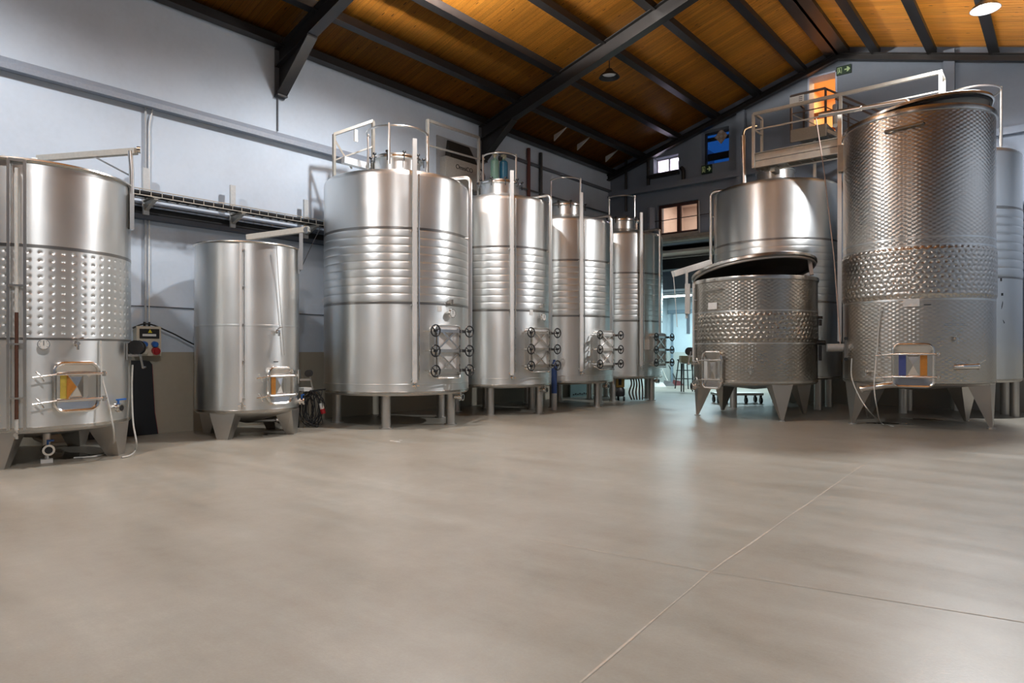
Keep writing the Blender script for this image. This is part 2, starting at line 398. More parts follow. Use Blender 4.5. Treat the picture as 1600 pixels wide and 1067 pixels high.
# doorway: frame of reveal (jambs, head) as door_1
mb = MB(); h = holes[0]; t = .04
mb.box((h[0]-.0, YB-.012, h[2]), (h[0]+t, YB+TH, h[3])); mb.box((h[1]-t, YB-.012, h[2]), (h[1], YB+TH, h[3])); mb.box((h[0], YB-.012, h[3]-t), (h[1], YB+TH, h[3]))
struct('door_1', mb, plain('pale_door_lining', (.42, .46, .58), .6))
# rear room behind the big opening
y0 = YB+TH; y1 = 24.4
for nm_, a_, b_ in (('wall_rear_back', (-12.3, y1, 0), (-4.2, y1+.15, 4.6)), ('wall_rear_left', (-12.45, y0, 0), (-12.3, y1+.15, 4.6)), ('wall_rear_right', (-4.2, y0, 0), (-4.05, y1+.15, 4.6))): struct(nm_, MB().box(a_, b_), REARW)
mb = MB(); mb.box((-12.45, y0, 4.6), (-4.05, y1+.15, 4.75)); struct('ceiling_rear_room', mb, DULL)
mb = MB(); mb.box((-12.3, 20.9, 3.42), (-4.2, 21.1, 4.59)); mb.box((-12.3, 21.1, 3.42), (-4.2, y1, 3.55)); struct('trim_7', mb, DULL)
mb = MB(); mb.box((-12.3, 19.5, 3.95), (-4.2, 19.75, 4.25)); mb.box((-12.3, 19.4, 3.9), (-4.2, 19.85, 3.95)); struct('trim_8', mb, FRAME)
mb = MB(); mb.box((-12.25, y1-.10, 2.82), (-4.25, y1-.005, 2.95))
for x in (-12.1, -10.45, -9.0): mb.box((x-.04, y1-.06, 0), (x+.04, y1-.005, 2.82))
struct('trim_9', mb, plain('grey_blue_trim', (.20, .27, .32), .6))
area((-9.6, 22.3, 3.25), (3.6, .3), 330, (.72, .93, 1.0))
# ---- ceiling: two slopes of planks, each plank a part, with purlins and a ridge piece
PW = .118
for side, nm in ((-1, 'ceiling_left'), (1, 'ceiling_right')):
    xe = XW if side < 0 else XR
    za, zb = roof_z(RX)+.20, roof_z(xe)+.20
    deck = MB(); t = .05
    deck.add([(RX, YF-.3, za+.03), (xe, YF-.3, zb+.03), (xe, YB+.5, zb+.03), (RX, YB+.5, za+.03), (RX, YF-.3, za+.13), (xe, YF-.3, zb+.13), (xe, YB+.5, zb+.13), (RX, YB+.5, za+.13)],
             [(0, 1, 2, 3), (7, 6, 5, 4), (0, 4, 5, 1), (1, 5, 6, 2), (2, 6, 7, 3), (3, 7, 4, 0)])
    ce = struct(nm, deck, DARK)
    Ln = math.hypot(xe-RX, zb-za); ang = math.atan2(zb-za, xe-RX)
    # plank mesh: local x along slope, y across, bevelled groove edges
    g = .007; w = PW-.003
    poly = [(-w/2, 0), (-w/2, -.014), (-w/2+g, -.022), (-.004, -.022), (0, -.016), (.004, -.022), (w/2-g, -.022), (w/2, -.014), (w/2, 0)]
    pm = MB(); pm.prism(poly, Ln, Matrix(((0, 0, 1, 0), (1, 0, 0, 0), (0, 1, 0, 0), (0, 0, 0, 1))))
    first = None; y = YB+.3; n = 0
    while y > YF:
        mt = Matrix.Translation((RX, y, za+.03)) @ Matrix.Rotation(-ang, 4, 'Y')
        o = link('plank', pm, PLANK, ce, mt, smooth=False, mesh=first.data if first else None)
        first = first or o; y -= PW; n += 1
    xsP = [-11.08, -10.03, -8.86, -7.69, -6.52, -5.35, -4.62] if side < 0 else [-4.38, -3.65, -2.48, -1.31, -.14, 1.03, 2.2]
    for x in xsP:
        m2 = MB(); z = roof_z(x); w2 = .075 if abs(x-RX) > .3 else .12
        m2.box((x-w2, YF, z+.01), (x+w2, YB-.01, z+.155)); m2.box((x-w2*1.25, YF, z-.01), (x+w2*1.25, YB-.01, z+.012))
        p = link('purlin', m2, FRAME, ce, smooth=False)
# steel portal rafters, one thing per frame
def rafter(y, label, d=.34, haunch=True, w=.20):
    t = thing('steel_rafter', label, 'roof beam', (RX, y, 0), 0, 'steel roof rafters')
    for side in (-1, 1):
        xe = XW+.01 if side < 0 else XR-.01
        m = MB()
        def P(x, dz, yy): return (x-RX, yy, roof_z(x)+.0+dz)
        for (yy0, yy1, z0, z1) in ((-w/2, w/2, -.02, 0.0), (-w/2, w/2, -d, -d+.03), (-.015, .015, -d+.03, -.02)):
            vs = []
            for x in (RX, xe):
                vs += [P(x, z0, yy0), P(x, z0, yy1), P(x, z1, yy1), P(x, z1, yy0)]
            m.add(vs, [(3, 2, 1, 0), (4, 5, 6, 7), (0, 1, 5, 4), (1, 2, 6, 5), (2, 3, 7, 6), (3, 0, 4, 7)])
        link('beam', m, FRAME, t, smooth=False)
        if haunch:
            m = MB(); hl = 1.05; s = -side
            for (yy0, yy1, kind) in ((-w/2, w/2, 'fl'), (-.015, .015, 'web')):
                x0 = xe; x1 = xe+s*hl
                if kind == 'web':
                    vs = [P(x0, -d, yy0), P(x1, -d, yy0), P(x0+s*.10, -d-.50, yy0), P(x0, -d-.50, yy0)]
                    vs += [(a, yy1, c) for a, b, c in vs]
                    m.add(vs, [(0, 1, 2, 3), (7, 6, 5, 4), (0, 4, 5, 1), (1, 5, 6, 2), (2, 6, 7, 3), (3, 7, 4, 0)])
                else:
                    vs = [P(x1, -d, yy0), P(x1, -d, yy1), P(x0+s*.10, -d-.50, yy1), P(x0+s*.10, -d-.50, yy0)]
                    vs += [(a, b, c-.03) for a, b, c in vs]
                    m.add(vs, [(0, 1, 2, 3), (7, 6, 5, 4), (0, 4, 5, 1), (1, 5, 6, 2), (2, 6, 7, 3), (3, 7, 4, 0)])
                    m.box((x0-RX, yy0, roof_z(x0)-d-.53), (x0+s*.12-RX, yy1, roof_z(x0)-d-.50))
            link('haunch', m, FRAME, t, smooth=False)
            m = MB(); m.box((xe-RX, -w/2, roof_z(xe)-d-.55), (xe+s*.02-RX, w/2, roof_z(xe)-.02)); link('end_plate', m, RIDGE, t, smooth=False)
    return t
rafter(6.75, 'dark steel roof rafter with a haunch, nearest the camera, above the narrow tank')
rafter(12.25, 'dark steel roof rafter in mid hall, crossing behind the tank with gas cylinders')
rafter(YB-.16, 'dark steel roof rafter lying along the top of the gable wall', .17, False, .16)
# pale gusset plates under the far ceiling
for k, (u, v) in enumerate(((876, 211), (912, 226), (956, 245))):
    yy = 12.6
    while yy < YB-.5 and at_y(u, v-8, yy).z < roof_z(at_y(u, v-8, yy).x)+.12: yy += .05
    p = at_y(u, v, yy)

    m = MB(); m.add([(-.22, 0, .05), (.22, 0, .18), (-.22, 0, -.12), (-.22, .02, .05), (.22, .02, .18), (-.22, .02, -.12)], [(0, 2, 1), (3, 4, 5), (0, 1, 4, 3), (1, 2, 5, 4), (2, 0, 3, 5)])
    o = link('gusset_plate', m, plain('pale_gusset', (.5, .45, .42), .5), None, p, smooth=False)
    m2 = MB()
    tag(o, 'small pale triangular plate under the dark far ceiling, ' + ('nearest of three' if k == 0 else 'middle of three' if k == 1 else 'farthest of three'), 'plate', 'pale plates under the far ceiling')
# ---- things on the left wall
def wall_y(u, v): return at_x(u, v, XW)
# upper ledge (sloped channel) along the wall
zl = wall_y(260, 168).z
m = MB(); m.add([(0, 0, -.10), (.14, 0, -.10), (.14, 0, -.02), (0, 0, .10), (0, 1, -.10), (.14, 1, -.10), (.14, 1, -.02), (0, 1, .10)],
   [(0, 1, 2, 3), (7, 6, 5, 4), (0, 4, 5, 1), (1, 5, 6, 2), (2, 6, 7, 3)], Matrix.Translation((XW+.001, YF+.1, zl)) @ Matrix.Diagonal((1, 8.9-YF, 1, 1)))
struct('trim_10', m, LEDGE)
# lower steel beam
zb_ = wall_y(350, 350).z
t = thing('wall_beam', 'dark grey steel beam with a black groove along the white wall under the cable tray', 'beam', (XW, 0, zb_))
m = MB(); m.box((.002, -2, -.13), (.05, 9.5, .13)); m.box((.05, -2, .05), (.16, 9.5, .13)); m.box((.05, -2, -.13), (.16, 9.5, -.06)); link('channel', m, plain('grey_beam_paint', (.075, .088, .112), .75), t, smooth=False)
m = MB(); m.box((.05, -2, -.055), (.10, 9.5, .045)); link('groove', m, DARK, t, smooth=False)
# cable tray on brackets
tx = XW+.42
pa = at_x(210, 303, tx); pb = at_x(505, 356, tx); zt = (pa.z+pb.z)/2
t = thing('cable_tray', 'wire mesh cable tray on brackets running between two tanks along the wall', 'cable tray', (tx, 0, zt))
ya, yb = -.5, 9.4
for (dx, dz) in ((-.12, 0), (.12, 0), (-.12, .09), (.12, .09)):
    link('tray_wire', MB().bar((dx, ya, dz), (dx, yb, dz), .014), GALV, t, smooth=False)
y = ya; first = None
rm = MB().tube([(-.12, 0, .09), (-.12, 0, 0), (.12, 0, 0), (.12, 0, .09)], .006, 5)
while y < yb:
    o = link('tray_rung', rm, GALV, t, Matrix.Translation((0, y, 0)), mesh=first.data if first else None); first = first or o; y += .16
m = MB()
for k in range(6): m.tube([(-.09+.036*k, ya, .032+.018*(k % 2)), (-.09+.036*k+random.uniform(-.01, .01), 4, .035+.016*(k % 2)), (-.09+.036*k, yb, .032+.018*(k % 2))], .026, 7)
link('cables', m, DARK, t)
for u in (220, 355, 469):
    p = at_x(u, 330, XW); y = p.y
    m = MB(); m.add([(XW+.206-tx, y-.03, -.04), (.14, y-.03, -.04), (.14, y-.03, -.008), (XW+.206-tx, y-.03, -.16), (XW+.206-tx, y+.03, -.04), (.14, y+.03, -.04), (.14, y+.03, -.008), (XW+.206-tx, y+.03, -.16)],
      [(0, 1, 2), (0, 3, 1), (4, 6, 5), (4, 5, 7), (1, 5, 6, 2), (3, 7, 5, 1), (0, 4, 7, 3)])
    m.box((XW-tx+.206, y-.05, -.02), (.15, y+.05, -.006))
    link('bracket', m, GALV, t, smooth=False)
    m = MB(); m.box((XW-tx+.165, y-.045, -.22), (XW-tx+.205, y+.045, .50)); link('upright', m, plain('pale_post', (.45, .46, .46), .5), t, smooth=False)
# conduits
def conduit(pts, r, mat, label, name='conduit', cat='pipe'):
    o = link(name, MB().tube(bend(pts, .06), r, 8), mat); tag(o, label, cat); return o
p0 = wall_y(226, 168); p1 = wall_y(226, 508)
conduit([(XW+.03, p0.y, zl-.05), (XW+.03, p1.y, p1.z)], .018, plain('grey_conduit', (.38, .40, .42), .5), 'grey conduit dropping down the white wall to the socket box')
conduit([(XW+.028, p0.y+.12, zl-.03), (XW+.028, p0.y+.06, zl-.35), (XW+.028, p1.y+.055, p1.z)], .010, WHITE, 'thin white cable beside the grey conduit on the wall', 'wall_cable', 'cable')
p0 = wall_y(433, 150); p1 = wall_y(433, 205)
conduit([(XW+.02, p0.y, p0.z+.2), (XW+.02, p0.y, p1.z)], .014, RIDGE, 'short thin conduit hanging below the rafter haunch on the white wall')
p0 = wall_y(205, 466); p1 = wall_y(512, 478)
conduit([(XW+.012, 1.2, 2.02), (XW+.012, 8.2, 2.02)], .008, RIDGE, 'thin grey wire running level along the wall behind the tanks', 'wall_wire', 'cable')
# socket box
p = wall_y(227, 533); w, h = .36, .46
t = thing('socket_box', 'cream power socket box with breaker window hanging on the wall', 'socket box', (XW, p.y, p.z))
link('enclosure', MB().box((0.0, -w/2, -h/2), (.14, w/2, h/2)), CREAM, t, smooth=False)
link('breaker_window', MB().box((.14, -w/2+.04, .04), (.15, w/2-.03, h/2-.04)), BLACK, t, smooth=False)
link('breaker_row', MB().box((.15, -.10, .075), (.156, .10, .11)), WHITE, t, smooth=False)
s = link('warning_triangle', MB().prism([(-.03, -.025), (.03, -.025), (0, .03)], .006, Matrix.Translation((.15, .01, .155)) @ Matrix(((0, 0, 1, 0), (1, 0, 0, 0), (0, 1, 0, 0), (0, 0, 0, 1)))), emis('warning_yellow', (.6, .5, .02), .05), t, smooth=False); s['label'] = 'yellow warning triangle'
for (y, z, mt, lb) in ((-.08, -.045, BLUE, 'blue socket'), (.075, -.045, BLUE, 'blue socket'), (-.08, -.155, CREAM, 'cream socket'), (.09, -.15, RED, 'red socket')):
    s = link('socket', MB().tube([(.14, y, z), (.20, y, z-.01)], .045 if mt is not RED else .06, 12), mt, t); s['label'] = lb
    link('socket_lid', MB().tube([(.20, y, z-.01), (.215, y, z-.013)], .036, 12), mt, t)
for y in (-.04, .03): link('cable_gland', MB().tube([(.07, y, h/2), (.07, y, h/2+.07)], .018, 8), BLACK, t)
pts = [(XW+.09, p.y-.22, p.z+.20), (XW+.10, p.y, p.z+.27), (XW+.1, p.y+.35, p.z+.14), (XW+.1, p.y+.9, p.z-.10), (XW+.1, p.y+1.5, p.z-.02)]
def smoothpath(pts, n=8):
    P = [Vector(q) for q in pts]; out = []
    for i in range(len(P)-1):
        a = P[max(i-1, 0)]; b = P[i]; c = P[i+1]; d = P[min(i+2, len(P)-1)]
        for k in range(n):
            t = k/n; out.append(.5*((2*b)+(c-a)*t+(2*a-5*b+4*c-d)*t*t+(3*b-a-3*c+d)*t**3))
    out.append(P[-1]); return out
tag(link('power_cable', MB().tube(smoothpath(pts), .012, 6), BLACK), 'black power cable sagging from the socket box along the wall', 'cable')
# black board with a red edge leaning on the wall
pa = wall_y(242, 684); pb = wall_y(205, 564)
t = thing('leaning_board', 'tall black board with a rounded top and red edge leaning on the beige dado', 'board', (XW+.03, pa.y-.45, 0))
zt = wall_y(225, 563).z; poly = [(-.5, .005), (.47, .005), (.42, .35), (.38, zt-.06), (.34, zt-.01), (.28, zt), (-.5, zt)]
RXY = Matrix(((0, 0, 1, 0), (1, 0, 0, 0), (0, 1, 0, 0), (0, 0, 0, 1)))
link('panel', MB().prism(poly, .04, RXY), plain('matt_black_board', (.008, .010, .014), .6), t, smooth=False)
link('red_edge', MB().tube([(.02, .475, .01), (.02, .425, .35), (.02, .385, zt-.06)], .008, 6), RED, t)

# ================================================================== TANKS
class Tank:
    def __init__(s, label, u, D, R, group=None, name='wine_tank'):
        s.az = math.atan((u-800)/F); s.D = D; s.R = R
        a = s.az-YAW; s.c = Vector((D*sin(a), D*cos(a), 0))
        s.rz = math.atan2(-s.c.y, -s.c.x)
        s.o = thing(name, label, 'tank', s.c, s.rz, group)
    def th(s, u, R=None):
        R = R or s.R; d = math.atan((u-800)/F)-s.az
        k = max(-1, min(1, s.D*sin(d)/R)); return math.asin(k)-d
    def z(s, u, v, R=None):
        R = R or s.R; t = s.th(u, R)
        al = math.atan((u-800)/F); rho = math.hypot(s.D-R*cos(t), R*sin(t))
        return EYE+(HOR-v)/F*rho*cos(al)
    def zc(s, v, R=None):      # height at the point of the shell nearest the camera
        u = 800+F*math.tan(s.az); return s.z(u, v, R)
    def on(s, th, z, off=0, R=None):
        R = (R or s.R)+off
        return Matrix(((cos(th), -sin(th), 0, R*cos(th)), (sin(th), cos(th), 0, R*sin(th)), (0, 0, 1, z), (0, 0, 0, 1)))
    def p(s, th, r, z): return Vector((r*cos(th), r*sin(th), z))
    def w(s, u, v, off=.02):   # world point just outside the shell
        t = s.th(u, s.R+off); q = Matrix.Rotation(s.rz, 3, 'Z') @ Vector(((s.R+off)*cos(t), (s.R+off)*sin(t), 0)); q.z = s.z(u, v, s.R+off); return s.c+q
    def loc(s, w):             # world point to the tank's own frame
        d = Vector(w)-s.c; k = Matrix.Rotation(-s.rz, 3, 'Z'); return k @ d
    def part(s, name, mb, mat, parent=None, m=None, smooth=True): return link(name, mb, mat, parent or s.o, m, smooth)
    def shell(s, name, z0, z1, mat=STEEL, R=None, n=128):
        R = R or s.R; return s.part(name, MB().lathe([(R-.004, z0), (R, z0), (R, z1), (R-.004, z1)], n), mat)
    def seam(s, z, h=.03, mat=None, R=None, out=.004):
        R = R or s.R; return s.part('weld_seam', MB().lathe([(R-.002, z-h/2), (R+out, z-h/2+.004), (R+out, z+h/2-.004), (R-.002, z+h/2)], 128), mat or STEEL_W)
    def bottom(s, z0, drop, mat=None):
        s.part('bottom_cone', MB().lathe([(s.R-.002, z0), (s.R-.03, z0-.03), (.05, z0-drop)], 96), mat or STEEL_D)
def ribbed(R, z0, z1, n, depth=.0055):
    prof = [(R, z0)]; h = (z1-z0)/n
    for i in range(n):
        zc = z0+h*(i+.5)
        for k in range(9):
            a = -PI/2+PI*k/8
            prof.append((R+depth*max(0, cos(a))**.8, zc+h*.47*sin(a)))
    prof.append((R, z1)); return MB().lathe(prof, 128)
def dimpled(R, z0, z1, rows, cols, rad_=.032, depth=.012, stag=False, full=2*PI, proud=.0):
    # jacket sheet with real dimples pressed around each weld spot
    per = 8; nx = cols*per; ny = rows*per; m = MB(); vs = []; fs = []
    sx = 2*PI*R/cols; sz = (z1-z0)/rows
    for j in range(ny+1):
        z = z0+(z1-z0)*j/ny
        for i in range(nx):
            best = 9
            ry = j/per-.5
            for rr in (math.floor(ry), math.floor(ry)+1):
                if rr < 0 or rr >= rows: continue
                off = .5 if (stag and rr % 2) else 0
                cx = i/per-.5-off; dx = (cx-round(cx))*sx; dz = (ry-rr)*sz
                best = min(best, math.hypot(dx, dz))
            d = 0 if best >= rad_ else depth*(.5+.5*cos(PI*best/rad_))
            e = min(j, ny-j)/per
            pr = proud*min(1, e*1.2)
            r = R+pr-d; q = 2*PI*i/nx
            vs.append((r*cos(q), r*sin(q), z))
    for j in range(ny):
        for i in range(nx): fs.append((j*nx+i, j*nx+(i+1) % nx, (j+1)*nx+(i+1) % nx, (j+1)*nx+i))
    return m.add(vs, fs)
def wedge_leg(h, top_w, bot_w, dep, bot_d):        # local x outward (0 = shell), y tangential, from z=0 to h
    return MB().add([(0.0, -bot_w/2, 0), (0.0, bot_w/2, 0), (-bot_d, bot_w/2, 0), (-bot_d, -bot_w/2, 0),
                     (0.0, -top_w/2, h), (0.0, top_w/2, h), (-dep, top_w*.42, h), (-dep, -top_w*.42, h)],
                    [(0, 3, 2, 1), (4, 5, 6, 7), (0, 1, 5, 4), (1, 2, 6, 5), (2, 3, 7, 6), (3, 0, 4, 7)])
def butterfly(t, m, r=.05, parent=None, handle=BLUE, hl=.16, axis='x'):
    # pipe stub along local x with clamp rings and a lever handle on top
    v = t.part('outlet_valve', MB().tube([(-.06, 0, 0), (.10, 0, 0)], r*.75, 14).tube([(.02, 0, 0), (.045, 0, 0)], r*1.25, 16).tube([(.075, 0, 0), (.10, 0, 0)], r*1.25, 16), CHROME, parent, m)
    link('valve_handle', MB().tube([(.055, 0, r), (.055, 0, r+.05)], .012, 8).cbox((.055, hl*.35, r+.055), (.03, hl, .02)), handle, v)
    link('valve_bore', MB().tube([(.099, 0, 0), (.103, 0, 0)], r*.8, 14), BLACK, v)
    return v
def tap(t, m, r=.02):
    v = t.part('sample_tap', MB().tube([(-.02, 0, 0), (.09, 0, 0)], r, 10).tube([(.03, 0, 0), (.045, 0, 0)], r*1.7, 10).tube([(.075, 0, 0), (.075, 0, -.07)], r*.7, 8), CHROME, None, m)
    link('tap_lever', MB().tube([(.06, 0, r), (.065, 0, r+.03), (.10, .05, r+.05)], r*.45, 6), CHROME, v); return v
def gauge(t, m, r=.065):
    g = t.part('thermometer', MB().tube([(-.02, 0, 0), (.05, 0, 0)], .018, 10).tube([(.05, 0, 0), (.085, 0, 0)], r, 24), CHROME, None, m)
    link('dial', MB().tube([(.085, 0, 0), (.088, 0, 0)], r*.86, 24), GAUGEW, g)
    link('needle', MB().cbox((.09, .0, r*.2), (.003, r*.09, r*.75)), BLACK, g)
    for k in range(7):
        q = -2.2+4.4*k/6; link('tick', MB().cbox((.0895, r*.68*sin(q), r*.68*cos(q)), (.002, r*.10, r*.10)), BLACK, g)
    return g
def level_tube(t, th, z0, z1, w=.05, off=.05, tick=1.1, mat=None, top=None):
    g = t.part('level_gauge', MB().cbox((0, -.02, (z1-z0)/2), (w*.75, w, z1-z0)), mat or TUBEM, None, t.on(th, z0, off), smooth=False)
    link('sight_tube', MB().tube([(0, w*.75, .05), (0, w*.75, min(z1-z0-.1, (top or z1)-z0))], w*.22, 8), CHROME, g)
    z = z0+.05
    while z < min(z1, top or z1)-.1:
        link('bracket', MB().cbox((-off*.5, .0, z-z0), (off+.02, w*2.0, .02)), PIPE, g, smooth=False); z += tick
    link('gauge_tap', MB().tube([(0, 0, 0), (0, 0, -.10)], .016, 8).tube([(-.06, 0, -.05), (.05, 0, -.05)], .02, 10).tube([(.03, -.05, -.05), (.03, .05, -.05)], .008, 6), CHROME, g)
    return g
def small_manway(t, th, z, w, h, left=None, right=None, tri=None):
    """rounded rectangular hatch with a pressed panel and two clamp bars"""
    m = t.on(th, z)
    ring = [(.055, x, y) for x, y in rrect(w, h, .1)]
    b = MB().tube(ring, .022, 8, closed=True)
    col = [(-.05, x, y) for x, y in rrect(w*.96, h*.96, .1)]; n = len(col)
    b.add(col+[(.055, x, y) for _, x, y in col], [(i, (i+1) % n, n+(i+1) % n, n+i) for i in range(n)])
    d = t.part('manway', b, CHROME, None, m)
    rr = rrect(w*.94, h*.94, .09); k = len(rr); inner = [(x*.60, y*.55) for x, y in rr]
    pl = MB().add([(.045, x, y) for x, y in rr]+[(.030, x, y) for x, y in inner], [(i, (i+1) % k, k+(i+1) % k, k+i) for i in range(k)])
    hw, hh = w*.30, h*.27
    pl.add([(.030, x, y) for x, y in inner], [tuple(range(k))])
    link('door_panel', pl, CHROME, d)
    py = MB().add([(.031, -hw*.55, -hh), (.031, hw*.55, -hh), (.031, hw*.55, hh), (.031, -hw*.55, hh), (.058, 0, 0)], [(0, 1, 4), (1, 2, 4), (2, 3, 4), (3, 0, 4)])
    link('pressed_pyramid', py, CHROME, d, smooth=False)
    if tri: q = link('reflection_triangle', MB().add([(.046, -hw*.75, -hh), (.046, -hw*.75, hh), (.066, -.01, 0)], [(0, 2, 1)]), tri, d, smooth=False); q['label'] = 'orange reflection painted on the hatch panel'  # orange facet paints a reflection of the room onto the chrome panel
    if left: q = link('label_plate', MB().box((.034, -w*.36, -h*.24), (.040, -w*.18, h*.24)), left, d, smooth=False); q['label'] = 'coloured plate on the hatch'
    if right: q = link('label_plate', MB().box((.034, w*.17, -h*.24), (.040, w*.34, h*.24)), right, d, smooth=False); q['label'] = 'coloured plate on the hatch'
    for s in (1, -1):
        zz = s*h*.27
        bar = link('clamp_bar', MB().tube([(.085, -w*.48, zz), (.085, w*.66, zz)], .016, 10).tube([(.085, -w*.48, zz), (.07, -w*.62, zz-.01), (.03, -w*.95, zz-.03)], .010, 8), CHROME, d)
        link('wing_nut', MB().tube([(.04, -w*.88, zz+.035), (.05, -w*.80, zz-.01), (.04, -w*.72, zz-.075)], .010, 6), CHROME, d)
        link('hinge_pin', MB().tube([(.085, w*.60, zz-.03), (.085, w*.60, zz+.03)], .022, 10), CHROME, d)
    return d
def wheel_mesh(r=.095):
    m = MB().tube([(0, r*cos(2*PI*k/20), r*sin(2*PI*k/20)) for k in range(20)], .013, 6, closed=True)
    for k in range(3):
        q = 2*PI*k/3+.4; m.tube([(0, 0, 0), (0, r*cos(q), r*sin(q))], .009, 6)
    return m.tube([(-.03, 0, 0), (.03, 0, 0)], .024, 10)
def big_manway(t, th, z, w=.57, h=.86):
    """deep rectangular door with X braces and six hand wheels"""
    m = t.on(th, z); D = .13
    rr = rrect(w, h, .07); k = len(rr)
    b = MB().add([(-.12, x, y) for x, y in rr]+[(D, x, y) for x, y in rr], [(i, (i+1) % k, k+(i+1) % k, k+i) for i in range(k)])
    b.tube([(D, x, y) for x, y in rr], .014, 6, closed=True)
    d = t.part('manway', b, PIPE, None, m)
    link('door_panel', MB().add([(D-.015, x*.98, y*.98) for x, y in rr], [tuple(range(k))]), TUBEM, d)
    for s in (0, 1):
        c = -.21+.42*s
        for q, o_ in ((w*.36, .012), (-w*.36, .02)): link('cross_brace', MB().bar((D+o_, -q, c-.16), (D+o_, q, c+.16), .03), CHROME, d, smooth=False)
    for q in (-w*.42, w*.42): link('side_rail', MB().bar((D+.01, q, -h*.46), (D+.01, q, h*.46), .03), CHROME, d, smooth=False)
    wm = None
    for zz in (-h*.39, 0, h*.39):
        link('clamp_bar', MB().cbox((D+.035, 0, zz), (.05, w*1.25, .055)), CHROME, d, smooth=False)
        for s in (-1, 1):
            o = link('hand_wheel', wheel_mesh(), BLACK, d, Matrix.Translation((D+.13, s*w*.66, zz)), mesh=wm.data if wm else None); wm = wm or o
            link('spindle', MB().tube([(-.02, s*w*.66, zz), (D+.14, s*w*.66, zz)], .012, 8), CHROME, d)
    link('drip_rail', MB().tube([(.03, -w*.60, -h*.44), (D+.02, -w*.40, -h*.54), (D+.02, w*.45, -h*.54), (.05, w*.6, -h*.44)], .013, 8), CHROME, d)
    return d
def rounded_top(t, z, z_neck, rn, mat=STEEL):
    R = t.R; f = .10; prof = [(R, z-f)]
    for k in range(1, 7):
        a = PI/2*k/6; prof.append((R-f+f*cos(a), z-f+f*sin(a)))
    prof += [(rn, z_neck), (rn-.02, z_neck)]
    t.part('top_cone', MB().lathe(prof, 128), mat)
def hoop_rail(t, cx, cy, r, z0, z1, posts, open_arc=None, tw=.022):
    a0, a1 = open_arc or (0, 2*PI)
    h = t.part('hoop_rail', MB().tube(arc((cx, cy), r, a0, a1, 40, z1), tw*.8, 8, closed=False), PIPE)
    for q in posts:
        link('post', MB().tube([(cx+r*cos(q), cy+r*sin(q), z0), (cx+r*cos(q), cy+r*sin(q), z1+.04)], tw, 8), PIPE, h)
    return h

